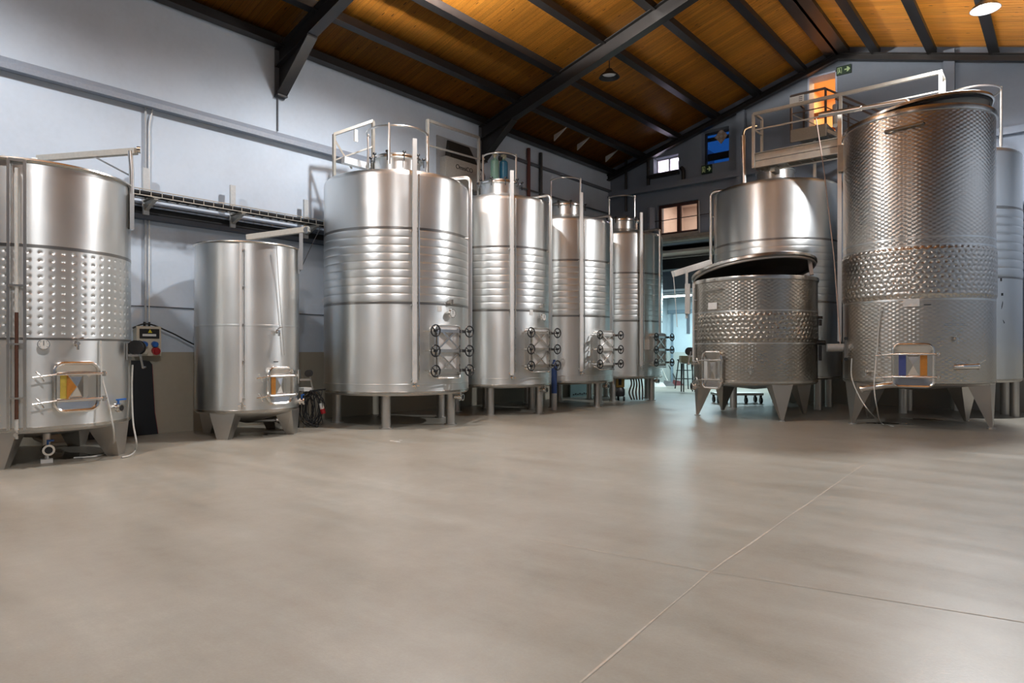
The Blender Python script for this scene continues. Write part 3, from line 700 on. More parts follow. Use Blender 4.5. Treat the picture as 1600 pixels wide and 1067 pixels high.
# ---- the four ribbed tanks in the row along the left wall
GRP = 'ribbed closed wine tanks in the row along the wall'
def ribbed_tank(label, u, D, R, vtop, vseam, vrib, vbot, utube, vtube_top, upipe, th_door, dz_door, leg_angs, hoop, uth=None, nrib=9, ring_v=None):
    t = Tank(label, u, D, R, GRP)
    zt = t.zc(vtop); z3 = t.zc(vseam); z2 = t.zc(vrib); zb = t.zc(vbot)
    zn = zt+.22*R/1.3
    t.shell('lower_shell', zb, z2); t.part('cooling_jacket', ribbed(R, z2, z3, nrib), STEEL)
    t.shell('upper_shell', z3, zt-.10); rounded_top(t, zt, zn, .42)
    t.seam(z3+.015, .05); t.seam(z2-.02, .045); t.seam(zb+.16, .018, STEEL); t.seam(zb+.02, .04, RIM)
    t.bottom(zb, .10)
    # neck, lid ring and clamp knobs
    nh = .24
    nk = t.part('neck', MB().lathe([(.42, zn-.06), (.42, zn+nh-.03), (.455, zn+nh-.03), (.455, zn+nh), (.40, zn+nh+.01)], 64), STEEL)
    link('neck_lid', MB().lathe([(.455, zn+nh+.004), (.43, zn+nh+.05), (.2, zn+nh+.09), (.001, zn+nh+.10)], 48), STEEL, nk)
    lid_h = link('lid_ring', MB().lathe([(.455, zn+nh-.03), (.47, zn+nh-.02), (.47, zn+nh+.012), (.455, zn+nh+.02)], 64), CHROME, nk)
    km = None
    kb = MB().tube([(0, 0, -.10), (0, 0, .05)], .010, 6).lathe([(.001, .085), (.03, .075), (.036, .05), (.02, .04), (.001, .04)], 10)
    for k in range(10):
        q = 2*PI*k/10+.25
        o = link('clamp_knob', kb, BLACK, nk, Matrix.Translation((.485*cos(q), .485*sin(q), zn+nh)), mesh=km.data if km else None); km = km or o
    # legs
    for q in leg_angs:
        q = rad(q)
        l = t.part('leg', MB().tube([(0, 0, .0), (0, 0, zb-.02)], .08, 20), STEEL_D, None, Matrix.Translation(t.p(q, R*.84, 0)))
        link('foot_plate', MB().tube([(0, 0, 0), (0, 0, .02)], .115, 16), STEEL_D, l)
    # level gauge
    thg = t.th(utube); zg0 = t.z(utube, vbot-18); level_tube(t, thg, zg0, t.z(utube, vtube_top), .07, .07, 1.25, top=zt-.1)
    # cleaning pipe: from the neck over the shoulder and down the side
    thp = t.th(upipe, R+.10) if upipe else rad(80)
    thp = min(thp, rad(84)); zp = zt+.09
    ed = t.p(thp, R+.10, 0); st = Vector((.15, .45, 0)); zlo = zb+.45
    pipe = t.part('cleaning_pipe', MB().tube(bend([(st.x, st.y, zp), (ed.x, ed.y, zp), (ed.x, ed.y, zlo)], .12), .035, 12), PIPE)
    link('pipe_valve', MB().tube([(ed.x, ed.y, zlo), (ed.x, ed.y, zlo-.09)], .05, 12).tube([(ed.x-.02, ed.y, zlo-.05), (ed.x+.10, ed.y+.06, zlo-.05)], .018, 8), CHROME, pipe)
    link('pipe_clip', MB().tube([(ed.x*.93, ed.y*.93, z3), (ed.x, ed.y, z3)], .014, 6), PIPE, pipe)
    if th_door is not None: big_manway(t, rad(th_door), (t.zc(dz_door[0])+t.zc(dz_door[1]))/2)
    if uth:
        th, v = t.th(uth[0]), uth[1]; gauge(t, t.on(th, t.z(uth[0], v)), .075)
        q = t.part('name_plate', MB().cbox((.004, 0, 0), (.006, .08, .10)), WHITE, None, t.on(t.th(uth[0]-15), t.z(uth[0]-15, v-8)), smooth=False); q['label'] = 'small white paper label'
        t.part('probe', MB().tube([(-.02, 0, 0), (.07, 0, 0)], .02, 8).cbox((.05, 0, .03), (.05, .05, .07)), CHROME, None, t.on(t.th(uth[0]), t.z(uth[0], v-16)))
    v = butterfly(t, t.on(rad(58), zb-.10, -.06), .05, None, CHROME, .18)
    r, posts, zr = hoop
    hoop_rail(t, .0, .0, r, zn+.05, t.zc(zr), posts, (rad(-112), rad(96)))
    return t, zt, zn, zb
T3, zt3, zn3, zb3 = ribbed_tank('largest ribbed steel tank, nearest in the wall row, beside the narrow flat-topped tank', 621, 12.7, 1.32, 262, 357, 471, 616, 648, 219, 735, 36, (508, 588),
    (-10, 58, 130, 195, 265), (.56, [rad(-15), rad(82), rad(-105)], 172), (702, 490))
T4, zt4, zn4, zb4 = ribbed_tank('ribbed steel tank with green and blue gas cylinders seen above its neck', 781, 14.74, 1.13, 302, 386, 483, 604, 800, 268, 860, 41, (513, 578),
    (-12, 62, 130, 200, 270), (.37, [rad(-82), rad(72)], 221), (845, 496))
T5, zt5, zn5, zb5 = ribbed_tank('ribbed steel tank half in shadow, third along the row from the narrow tank', 884, 16.7, 1.16, 337, 407, 492, 598, 908, 302, 955, 47, (517, 575),
    (-18, 50, 120, 190, 260), (.37, [rad(-82), rad(75)], 263), None)
T6, zt6, zn6, zb6 = ribbed_tank('ribbed steel tank with a paper notice at the far end of the wall row', 972, 18.95, 1.1, 360, 427, 500, 590, 1001, 333, 1031, 54, (521, 572),
    (-75, -15, 58, 130, 210), (.36, [rad(-82), rad(72)], 295), None)
# paper notice on the last tank
q = T6.part('notice', MB().cbox((.012, 0, 0), (.006, .24, .27)), plain('white_paper', (.88, .88, .86), .6), None, T6.on(T6.th(1010), T6.z(1010, 538)), smooth=False); q['label'] = 'white paper notice'

# ---- two open-topped tanks at the left
def rim_ring(t, z, R=None, w=.03, h=.05, mat=RIM):
    R = R or t.R
    return t.part('rim', MB().lathe([(R-.01, z-h), (R+w, z-h+.01), (R+w+.006, z-h/2), (R+w, z-.005), (R, z+.004), (R-.02, z-.01), (R-.02, z-h-.05), (R-.01, z-h)], 128), mat)
def davit(t, post_uv, arm_uv, zrim, zlow, tip_dz=.0, brace=True):
    """crane post fixed to the shell with a horizontal arm over the tank"""
    pass
G2 = 'open topped tanks with hand winches near the white wall'
T1 = Tank('large steel tank with dimpled jacket cut by the picture edge, beside the socket box', 800+F*math.tan(rad(-35.4)), 10.3, 1.05, G2)
z_t = T1.z(100, 256); z_a = T1.z(100, 391); z_b = T1.z(100, 527); z_l = T1.z(97, 670)
T1.shell('upper_shell', z_a, z_t); T1.part('dimple_jacket', dimpled(1.05, z_b, z_a, 11, 60, .024, .011), STEEL); T1.shell('lower_shell', z_l, z_b)
T1.seam(z_a+.02, .04); T1.seam(z_b-.02, .03); T1.seam(z_l+.02, .04, RIM); rim_ring(T1, z_t); T1.bottom(z_l, .18)
T1.part('inner_wall', MB().lathe([(1.03, z_t-.02), (1.03, z_t-.6)], 96), STEEL_D)
T1.part('floating_lid', MB().lathe([(1.02, z_t-.58), (.98, z_t-.52), (.3, z_t-.48), (.001, z_t-.48)], 64), STEEL_D)
for u in (-5, 186, ):
    q = T1.th(u, 1.0); T1.part('leg', wedge_leg(z_l-.005, .40, .16, .36, .14), STEEL_D, None, T1.on(q, 0, -.02), smooth=False)
for q in (rad(150), rad(240)): T1.part('leg', wedge_leg(z_l-.005, .40, .16, .36, .14), STEEL_D, None, T1.on(q, 0, -.02), smooth=False)
# sight gauge in a wide channel
th = T1.th(27); g = T1.part('gauge_channel', MB().bar((0, -.075, 0), (0, -.075, z_t-z_l-.06), .03).bar((0, .075, 0), (0, .075, z_t-z_l-.06), .03).bar((0, -.075, z_t-z_l-.06), (0, .075, z_t-z_l-.06), .03), PIPE, None, T1.on(th, z_l+.02, .035), smooth=False)
link('sight_tube', MB().tube([(.0, 0, 0), (0, 0, z_t-z_l-.15)], .020, 10), HOSE, g)
link('wine_column', MB().tube([(.006, 0, .12), (.006, 0, 1.3)], .019, 10), REDWINE, g)
for z in (.35, .95, 1.6): link('bracket', MB().cbox((0, 0, z), (.05, .17, .02)), PIPE, g, smooth=False)
link('gauge_tap', MB().tube([(0, 0, 0), (0, 0, -.10)], .018, 8).tube([(-.05, 0, -.05), (.06, 0, -.05)], .022, 10), CHROME, g)
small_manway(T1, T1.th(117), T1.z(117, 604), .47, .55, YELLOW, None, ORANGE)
gauge(T1, T1.on(T1.th(67), T1.z(67, 538)), .06); tap(T1, T1.on(T1.th(117), T1.z(117, 537)))
butterfly(T1, T1.on(T1.th(176), T1.z(176, 637), .02), .045, None, BLUE, .15)
# bottom outlet: pipe from the cone to the front, valve standing under it
pv = T1.loc(at_z(73, 722)); r0 = pv.length
q = T1.part('drain_pipe', MB().tube(bend([(0, 0, z_l-.1), (0, 0, .24), (pv.x*.93, pv.y*.93, .24)], .1), .035, 12).tube([(pv.x, pv.y, .2), (pv.x, pv.y, z_l-.02)], .040, 12), STEEL_D)
butterfly(T1, Matrix.Translation((pv.x, pv.y, .15)) @ Matrix.Rotation(math.atan2(pv.y, pv.x), 4, 'Z'), .052, None, BLUE, .07)
T1.part('valve_foot', MB().cbox((pv.x+.02, pv.y, .02), (.12, .12, .04)).tube([(pv.x, pv.y, .03), (pv.x, pv.y, .12)], .02, 8), WHITE)
# crane post, arm and winch
pa = T1.loc(at_d(203, 232, T1.D*cos(T1.az)*.99)); thc = T1.th(203.5, 1.11); zc = T1.z(203, 232)
arm_z = T1.z(203, 231, 1.1); base = T1.p(rad(72), 1.08, 0)
e = T1.p(rad(200), .55, 0)
cr = T1.part('crane_post', MB().tube(bend([(base.x, base.y, z_t-.55), (base.x, base.y, arm_z-.25), (base.x*.985, base.y*.985, arm_z)], .08), .030, 10).cbox((base.x, base.y, z_t-.35), (.12, .05, .45)), PIPE)
far = T1.p(rad(-28), .62, 0); far = T1.loc(at_d(60, 237, 9.0)); far.z = arm_z-.02
link('crane_arm', MB().bar((base.x*1.05, base.y*1.05, arm_z), far, .075), plain('pale_steel_arm', (.55, .53, .48), .4, .5), cr, smooth=False)
link('arm_brace', MB().bar((base.x, base.y, arm_z-.33), Vector((base.x, base.y, arm_z)).lerp(far, .40)-Vector((0, 0, .03)), .02), PIPE, cr, smooth=False)
link('arm_pulley', MB().tube([Vector((base.x*1.06, base.y*1.06, arm_z+.02)), Vector((base.x*1.10, base.y*1.10, arm_z+.02))], .045, 12), CHROME, cr)
rp = T1.loc(at_d(54, 243, 8.2)); T1.part('rim_bracket', MB().bar((rp.x, rp.y, z_t-.05), (rp.x, rp.y, z_t+.20), .06), PIPE, smooth=False)
def winch(t, th, z, off=.10, s=1.0):
    w = t.part('winch', MB().tube([(0, -.06, 0), (0, .06, 0)], .075*s, 16).tube([(0, -.075, 0), (0, -.06, 0)], .095*s, 18).tube([(0, .06, 0), (0, .075, 0)], .095*s, 18), BLACK, None, t.on(th, z, off))
    link('winch_bracket', MB().cbox((-.05, 0, -.10), (.16, .15, .03)).cbox((-off+.01, 0, -.05), (.02, .2, .22)), PIPE, w, smooth=False)
    link('crank', MB().bar((0, .09, 0), (.05, .09, -.26), .022).tube([(.05, .09, -.26), (.05, .19, -.26)], .016, 8), CHROME, w); return w
winch(T1, rad(70), T1.z(202, 543), .10)
for (pts, lab) in (([T1.w(157, 532), T1.w(160, 590, .04), T1.w(170, 632, .12), T1.w(178, 680, .12), at_z(172, 706), at_z(150, 714), at_z(115, 717)], 'clear thin hose hanging from the dimpled tank down to the floor'),
                   ([at_d(207, 570, 8.8), at_d(206, 610, 8.8), at_d(208, 660, 8.75), at_d(213, 690, 8.66), at_z(211, 705), at_z(203, 713), at_z(190, 716)], 'clear hose dropping from the black winch to the floor')):
    P = smoothpath([Vector((p.x, p.y, max(p.z, .012))) for p in pts]); tag(link('clear_hose', MB().tube(P, .011, 8), HOSE), lab, 'hose')
P = [at_d(163, 268, 7.7), at_d(133, 285, 7.55), at_d(133, 330, 7.5), at_d(137, 420, 7.5), at_d(143, 470, 7.45), at_d(157, 532, 8.35)]

# ---- narrow tank
T2 = Tank('narrow flat-topped steel tank on wedge legs beside a coil of black cable', 387.5, 11.5, .775, G2)
z_t = T2.zc(376); z_m = T2.zc(508); z_l = T2.zc(645)
T2.shell('upper_shell', z_m, z_t); T2.shell('lower_shell', z_l, z_m); T2.seam(z_m, .03, STEEL); T2.seam(z_l+.02, .04, RIM); rim_ring(T2, z_t, None, .02, .035); T2.bottom(z_l, .22)
T2.part('inner_wall', MB().lathe([(.76, z_t-.02), (.76, z_t-.5)], 96), STEEL_D)
T2.part('floating_lid', MB().lathe([(.75, z_t-.48), (.70, z_t-.44), (.001, z_t-.42)], 64), STEEL_D)
for u, rr in ((349, .72), (458.5, .72)):
    T2.part('leg', wedge_leg(z_l-.005, .40, .17, .30, .13), STEEL_D, None, T2.on(T2.th(u, rr), 0, -.02), smooth=False)
for q in (rad(145), rad(235)): T2.part('leg', wedge_leg(z_l-.005, .40, .17, .30, .13), STEEL_D, None, T2.on(q, 0, -.02), smooth=False)
level_tube(T2, T2.th(379), T2.z(379, 628), z_t-.04, .035, .035, .55)
small_manway(T2, T2.th(435), T2.z(435, 602), .42, .54, ORANGE, None)
tap(T2, T2.on(T2.th(431), T2.z(431, 518)))
T2.part('name_slot', MB().cbox((.004, 0, 0), (.008, .075, .012)), BLACK, None, T2.on(T2.th(431), T2.z(431, 565)), smooth=False)
pv = T2.loc(at_z(434, 672)); pv.z = .17
T2.part('drain_pipe', MB().tube(bend([(-.1, -.1, z_l-.15), (-.05, -.1, .20), (pv.x*.9, pv.y*.9, .17)], .08), .03, 10).tube([(pv.x, pv.y, .17), (pv.x-.03, pv.y, z_l-.03)], .014, 8), STEEL_D)
butterfly(T2, Matrix.Translation(pv) @ Matrix.Rotation(math.atan2(pv.y, pv.x), 4, 'Z'), .05, None, BLUE, .14)
butterfly(T2, T2.on(rad(76), T2.z(462, 628), .0), .045, None, BLUE, .16)
base = T2.p(rad(72), .83, 0); zA = T2.z(470, 366, .8)
cr = T2.part('crane_post', MB().bar((base.x, base.y, z_t-.34), (base.x, base.y, zA+.03), .055).bar((base.x*.96, base.y*.96, z_t-.40), (base.x*.96, base.y*.96, z_t), .03), PIPE, smooth=False)
far = T2.p(rad(185), .30, 0); far.z = zA+.06
far = T2.loc(at_d(386, 371, 10.7))
link('crane_arm', MB().bar(Vector((base.x*1.16, base.y*1.16, zA+.05)), far, .085), plain('pale_steel_arm_beam', (.60, .58, .52), .4, .4), cr, smooth=False)
link('arm_pulley', MB().tube([(base.x*1.1, base.y*1.1, zA+.03), (base.x*1.1+.05, base.y*1.1, zA+.03)], .05, 12), CHROME, cr)
winch(T2, rad(78), T2.z(470, 583), .16, .6)
# rope of the narrow tank
tag(link('winch_rope', MB().tube([T2.w(432, 384, .05), T2.w(436, 450, .03), T2.w(444, 555, .03)], .005, 5), plain('grey_rope', (.3, .28, .25), .8)), 'thin rope hanging down the front of the narrow tank', 'rope')
tag(link('stay_wire', MB().tube([at_d(500, 357, 11.2), at_d(486, 385, 11.0), at_d(468, 425, 10.85)], .006, 5), BLACK), 'thin black wire slanting from the cable tray to the narrow tank', 'cable')

# ---- right-hand group
G3 = 'scale polished dimple tanks near the right edge'
S_ = Tank('low open steel tank with its lid raised, dimpled band and pointed legs', 800+F*math.tan(rad(19.8)), 14.6, 1.19, G3)
SC_S = steel('scale_polished_stainless_low', (.50, .465, .41), .29, 0, (1.19, .118, .068))
z_t = S_.z(1153, 430.6); z_a = S_.zc(486); z_b = S_.zc(535); z_l = S_.zc(599)
S_.shell('upper_shell', z_a, z_t, SC_S); S_.part('dimple_jacket', dimpled(1.19, z_b, z_a, 7, 72, .040, .012, True, proud=.012), SC_S); S_.shell('lower_shell', z_l, z_b, SC_S)
S_.seam(z_a+.015, .03, STEEL); S_.seam(z_b-.015, .03, STEEL); S_.seam(z_l+.02, .05, RIM); rim_ring(S_, z_t, None, .02, .09); S_.bottom(z_l-.005, .16)
S_.part('inner_wall', MB().lathe([(1.175, z_t-.02), (1.175, z_t-.9), (.001, z_t-.95)], 96), STEEL_D)
# raised lid, tilted
LT = Matrix.Translation((0.0, -.02, z_t+.165)) @ Matrix.Rotation(rad(7.0), 4, 'X') @ Matrix.Rotation(rad(-7.4), 4, 'Y')
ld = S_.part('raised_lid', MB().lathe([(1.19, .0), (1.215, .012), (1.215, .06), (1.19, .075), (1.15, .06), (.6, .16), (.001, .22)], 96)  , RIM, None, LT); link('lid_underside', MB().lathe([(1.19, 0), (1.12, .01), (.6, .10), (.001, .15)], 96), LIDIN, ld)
link('lid_ring', MB().tube(arc((0, 0), 1.16, 0, 2*PI, 64, -.02)[:-1], .030, 8, closed=True), STEEL_D, ld)
link('lid_hinge', MB().bar((.35, 1.05, -.30), (.35, 1.05, .0), .07), STEEL_D, ld, smooth=False)
for u, rr in ((1091, 1.12), (1221, 1.12)):
    l = S_.part('leg', wedge_leg(z_l-.0, .44, .05, .34, .05), STEEL_D, None, S_.on(S_.th(u, rr), 0.02, -.03), smooth=False)
    link('foot', MB().tube([(-.025, 0, -.02), (-.025, 0, 0)], .06, 14), STEEL_D, l)
for q in (rad(120), rad(215)):
    l = S_.part('leg', wedge_leg(z_l-.0, .44, .05, .34, .05), STEEL_D, None, S_.on(q, 0.02, -.03), smooth=False)
small_manway(S_, S_.th(1115), S_.z(1115, 578), .46, .70)
tap(S_, S_.on(S_.th(1173), S_.z(1173, 579)), .034)
lab = S_.part('name_plate', MB().cbox((.008, 0, 0), (.012, .22, .13)), WHITE, None, S_.on(S_.th(1114), S_.z(1114, 478)), smooth=False); lab['label'] = 'small white name plate'
h = S_.part('grab_handle', MB().tube([(-.01, -.22, 0), (.06, -.22, 0), (.06, .22, 0.02), (-.01, .22, .02)], .014, 8), PIPE, None, S_.on(S_.th(1114), S_.z(1114, 455)))
g = level_tube(S_, S_.th(1086.5, 1.21), S_.z(1092, 565), z_t-.05, .05, .05, .6)
butterfly(S_, S_.on(rad(-66), S_.z(1092, 604), .02), .06, None, CHROME, .05)
S_.part('side_fitting', MB().tube([(-.03, 0, 0), (.09, 0, 0)], .03, 10).cbox((.05, 0, -.10), (.05, .07, .12)), BLACK, None, S_.on(rad(80), S_.z(1272, 495)))
S_.part('side_fitting', MB().tube([(-.03, 0, 0), (.14, 0, 0)], .045, 12).cbox((.05, 0, -.20), (.05, .08, .30)), BLACK, None, S_.on(rad(78), S_.z(1272, 535)))
# davit of the low tank
base = S_.loc(at_d(1073, 470, 13.95)); zA = at_d(1073, 424, 13.95).z
cr = S_.part('crane_post', MB().bar((base.x, base.y, z_t-.75), (base.x, base.y, zA), .05).cbox((base.x+.02, base.y+.02, z_t-.35), (.12, .10, .62)), plain('pale_post_paint', (.55, .55, .53), .45, .3), smooth=False)
tip = S_.loc(at_d(1052, 428, 13.95)); tail = S_.loc(at_d(1110, 410, 14.2))
link('crane_arm', MB().bar(tip, tail, .12), plain('white_arm_paint', (.68, .68, .65), .45), cr, smooth=False)
link('hanging_rope', MB().tube([tip, tip+Vector((.0, .03, -.35)), tip+Vector((0, .08, -1.1))], .008, 5), WHITE, cr)
winch(S_, rad(-74), S_.z(1083, 549), .10, .9)

R_ = Tank('tallest dimpled steel tank with a herringbone sheen and lifted lid at right', 800+F*math.tan(rad(31.0)), 14.2, 1.185, G3)
SC_R = steel('scale_polished_stainless_tall', (.64, .605, .555), .29, 0, (1.185, .118, .068))
z_t = R_.zc(166); z_a = R_.zc(372); z_b = R_.zc(466); z_l = R_.zc(599); z_j = R_.zc(383)
R_.shell('upper_shell', z_a, z_t, SC_R); R_.shell('mid_band', z_j, z_a, SC_R); R_.part('dimple_jacket', dimpled(1.185, z_b, z_j, 11, 72, .036, .012, True, proud=.02), SC_R); R_.shell('lower_shell', z_l, z_b, SC_R)
R_.seam(z_a+.012, .04, STEEL); R_.seam(z_j, .04, STEEL); R_.seam(z_b-.02, .035, STEEL); R_.seam(z_l+.02, .04, RIM); rim_ring(R_, z_t, None, .02, .10); R_.bottom(z_l-.005, .16)
R_.part('inner_wall', MB().lathe([(1.165, z_t-.02), (1.165, z_t-.9), (.001, z_t-.92)], 96), STEEL_D)
LT = Matrix.Translation((-.02, .02, z_t+.085)) @ Matrix.Rotation(rad(7.0), 4, 'X')
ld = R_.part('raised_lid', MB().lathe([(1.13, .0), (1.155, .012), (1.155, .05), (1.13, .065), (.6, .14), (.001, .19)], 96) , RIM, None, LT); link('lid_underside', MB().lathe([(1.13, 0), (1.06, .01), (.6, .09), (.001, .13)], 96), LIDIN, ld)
link('lid_ring', MB().tube(arc((0, 0), 1.10, 0, 2*PI, 64, -.02)[:-1], .022, 8, closed=True), DARK, ld)
for u, rr in ((1332, 1.13), (1549, 1.13)):
    l = R_.part('leg', wedge_leg(z_l, .46, .05, .36, .05), STEEL_D, None, R_.on(R_.th(u, rr), .02, -.03), smooth=False)
    link('foot', MB().tube([(-.025, 0, -.02), (-.025, 0, 0)], .07, 14), STEEL_D, l)
for q in (rad(135), rad(225)): R_.part('leg', wedge_leg(z_l, .46, .05, .36, .05), STEEL_D, None, R_.on(q, .02, -.03), smooth=False)
d = small_manway(R_, R_.th(1427), R_.z(1427, 571), .58, .70, BLUELAB, ORANGE)
lab = R_.part('name_plate', MB().cbox((.008, 0, 0), (.012, .24, .13)), WHITE, None, R_.on(R_.th(1424), R_.z(1424, 473), .02), smooth=False); lab['label'] = 'small white name plate'
R_.part('label_slot', MB().cbox((.006, 0, 0), (.01, .10, .012)), BLACK, None, R_.on(R_.th(1449), R_.z(1449, 476)), smooth=False)
R_.part('grab_handle', MB().tube([(-.01, -.28, -.02), (.06, -.28, -.02), (.06, .28, .02), (-.01, .28, .02)], .022, 8), STEEL_W, None, R_.on(R_.th(1413), R_.z(1413, 200)))
tap(R_, R_.on(R_.th(1491), R_.z(1491, 529))); tap(R_, R_.on(R_.th(1357), R_.z(1357, 581)))
v = R_.part('outlet_pipe', MB().tube([(-.03, -.15, 0), (.10, -.10, .01), (.14, .10, .02)], .05, 14).tube([(.142, .10, .02), (.145, .115, .021)], .055, 14), CHROME, None, R_.on(R_.th(1508), R_.z(1508, 574)))
link('outlet_lever', MB().bar((.13, .10, .05), (.14, .24, .12), .016), CHROME, v, smooth=False)
v = R_.part('outlet_pipe', MB().tube([(-.05, .25, .04), (.08, .12, .03), (.18, -.22, -.04)], .05, 14).tube([(.18, -.22, -.04), (.19, -.25, -.05)], .062, 14), CHROME, None, R_.on(R_.th(1377), R_.z(1377, 604)))
# winch arm of the tall tank
m = R_.on(rad(-72), R_.z(1335, 543), .0)
w = R_.part('winch', MB().tube([(.30, -.02, 0), (-.02, 0, 0)], .075, 14), plain('worn_grey_drum', (.42, .41, .39), .5, .4), None, m)
link('winch_handle', MB().bar((.0, .10, .16), (.02, .10, -.20), .05), STEEL_W, w, smooth=False)
for zz in (.17, -.21): link('handle_grip', MB().tube([(.0, .07, zz), (.02, .15, zz)], .03, 10), BLACK, w)
th = R_.th(1309, 1.24)
# hoist arm over the tall tank and support post
t = thing('tank_hoist', 'horizontal steel hoist tube beside the top of the tallest tank', 'hoist', R_.c, R_.rz)
zA = at_d(1350, 168, 12.2)
a0 = R_.loc(at_d(1281, 180, 12.9)); a1 = R_.loc(at_d(1418, 157, 11.6))
link('hoist_tube', MB().tube(bend([a0, a1, a1+Vector((0, .03, -.25))], .06), .035, 10).tube([a0.lerp(a1, .0), a0.lerp(a1, .5)], .05, 12), PIPE, t)
po = R_.loc(at_d(1312, 400, 12.75)); zp = at_d(1312, 250, 12.75).z
link('hoist_post', MB().bar((po.x, po.y, 1.5), (po.x, po.y, a0.lerp(a1, .25).z), .07), PIPE, t, smooth=False)
link('post_clamp', MB().cbox((po.x+.05, po.y+.06, zp), (.16, .16, .50)), GALV, t, smooth=False)
tag(link('hoist_rope', MB().tube([at_d(1275, 185, 13.0), at_d(1288, 270, 12.9), at_d(1303, 400, 12.7), at_d(1313, 538, 12.55)], .010, 6), plain('pinkish_rope', (.45, .33, .28), .8)), 'long thin rope slanting down from the hoist arm to the winch of the tallest tank', 'rope')
for (pts, lab) in (([R_.w(1331, 560, .10), R_.w(1331, 590, .12), R_.w(1343, 620, .12), R_.w(1358, 642, .12), at_z(1372, 657), at_z(1380, 664)], 'clear hose looping from the winch of the tallest tank to the floor'),
                   ([R_.w(1376, 480, .04), R_.w(1371, 540, .03), R_.w(1366, 600, .22), R_.w(1370, 635, .2), at_z(1377, 662), at_z(1396, 667)], 'thin clear hose hanging down the front of the tallest tank')):
    tag(link('clear_hose', MB().tube(smoothpath([Vector((p.x, p.y, max(p.z, .012))) for p in pts]), .010, 6), HOSE), lab, 'hose')

B_ = Tank('tall ribbed steel tank under the walkway, behind the low open tank', 800+F*math.tan(rad(21.4)), 17.4, 1.42)
z_t = B_.zc(277); z3 = B_.zc(374); z2 = B_.zc(470); z_l = B_.zc(591); zn = z_t+.24
B_.shell('lower_shell', z_l, z2); B_.part('cooling_jacket', ribbed(1.42, z2, z3, 9), STEEL); B_.shell('upper_shell', z3, z_t-.1); rounded_top(B_, z_t, zn, .42)
B_.seam(z3+.015, .05); B_.seam(z2-.02, .045); B_.seam(z_l+.02, .04, RIM); B_.bottom(z_l, .1)
nk = B_.part('neck', MB().lathe([(.42, zn-.06), (.42, zn+.2), (.455, zn+.2), (.455, zn+.23), (.001, zn+.3)], 48), STEEL)
for u in (1146, 1278): B_.part('leg', MB().tube([(0, 0, 0), (0, 0, z_l-.02)], .08, 18), STEEL_D, None, Matrix.Translation(B_.p(B_.th(u, 1.2), 1.2, 0)))
for q in (100, 180, 260): B_.part('leg', MB().tube([(0, 0, 0), (0, 0, z_l-.02)], .08, 18), STEEL_D, None, Matrix.Translation(B_.p(rad(q), 1.2, 0)))
ed = B_.p(rad(-80), 1.50, 0)
pp = B_.part('cleaning_pipe', MB().tube(bend([(.5, -.45, z_t+.05), (ed.x, ed.y, z_t+.05), (ed.x, ed.y, z_l+.5)], .14), .038, 12), PIPE)
link('pipe_clip', MB().tube([(ed.x*.93, ed.y*.93, z_t-.55), (ed.x, ed.y, z_t-.55)], .016, 6), PIPE, pp)
B_.part('guard_post', MB().tube([B_.loc(at_d(1163, 290, 15.4)), B_.loc(at_d(1161, 212, 15.4))], .05, 12), PIPE)
B_.part('guard_hoop', MB().tube(smoothpath([B_.loc(at_d(1161, 213, 15.4)), B_.loc(at_d(1163, 204, 15.6)), B_.loc(at_d(1172, 199, 15.9)), B_.loc(at_d(1182, 197, 16.2))]), .02, 8), PIPE)

W_ = Tank('pale ribbed steel tank at the right picture edge behind the tallest tank', 800+F*math.tan(rad(33.4)), 16.9, 1.135)
z_t = W_.z(1580, 229); z3 = W_.z(1580, 325); z2 = W_.z(1580, 432); z_l = W_.z(1580, 595); zn = z_t+.2
W_.shell('lower_shell', z_l, z2); W_.part('cooling_jacket', ribbed(1.135, z2, z3, 8, .010), STEEL); W_.shell('upper_shell', z3, z_t-.1); rounded_top(W_, z_t, zn, .42)
W_.seam(z3+.015, .045); W_.seam(z2-.02, .04); W_.seam(z_l+.02, .04, RIM); W_.bottom(z_l, .1)
W_.part('neck', MB().lathe([(.42, zn-.06), (.42, zn+.2), (.455, zn+.2), (.455, zn+.23), (.001, zn+.3)], 48), STEEL)
for u in (1411, 1588): W_.part('leg', MB().tube([(0, 0, 0), (0, 0, z_l-.02)], .08, 18), STEEL_D, None, Matrix.Translation(W_.p(W_.th(u, 1.0), 1.0, 0)))
for q in (120, 180, 240): W_.part('leg', MB().tube([(0, 0, 0), (0, 0, z_l-.02)], .08, 18), STEEL_D, None, Matrix.Translation(W_.p(rad(q), 1.0, 0)))
hc = W_.loc(at_d(1515, 230, 13.6)); zh = at_d(1550, 143, 13.4).z
hoop_rail(W_, hc.x, hc.y, .52, z_t, zh, [rad(80), rad(-75), rad(170)])
W_.part('small_post', MB().tube([W_.loc(at_d(1564, 228, 13.4)), W_.loc(at_d(1564, 199, 13.4))], .03, 10), PIPE)
W_.part('dangling_wires', MB().tube(smoothpath([W_.loc(at_d(1561, 440, 13.1)), W_.loc(at_d(1566, 470, 13.0)), W_.loc(at_d(1563, 490, 13.0)), W_.loc(at_d(1569, 505, 13.0))]), .012, 6).cbox(W_.loc(at_d(1563, 437, 13.0)), (.05, .05, .06)).cbox(W_.loc(at_d(1565, 460, 13.0)), (.05, .05, .05)), BLACK)

# ================================================================== WALKWAYS
t = thing('walkway', 'steel walkway with handrails between the two rows of tanks at right', 'walkway', (0, 0, 0))
yf, yb = 15.2, 15.62
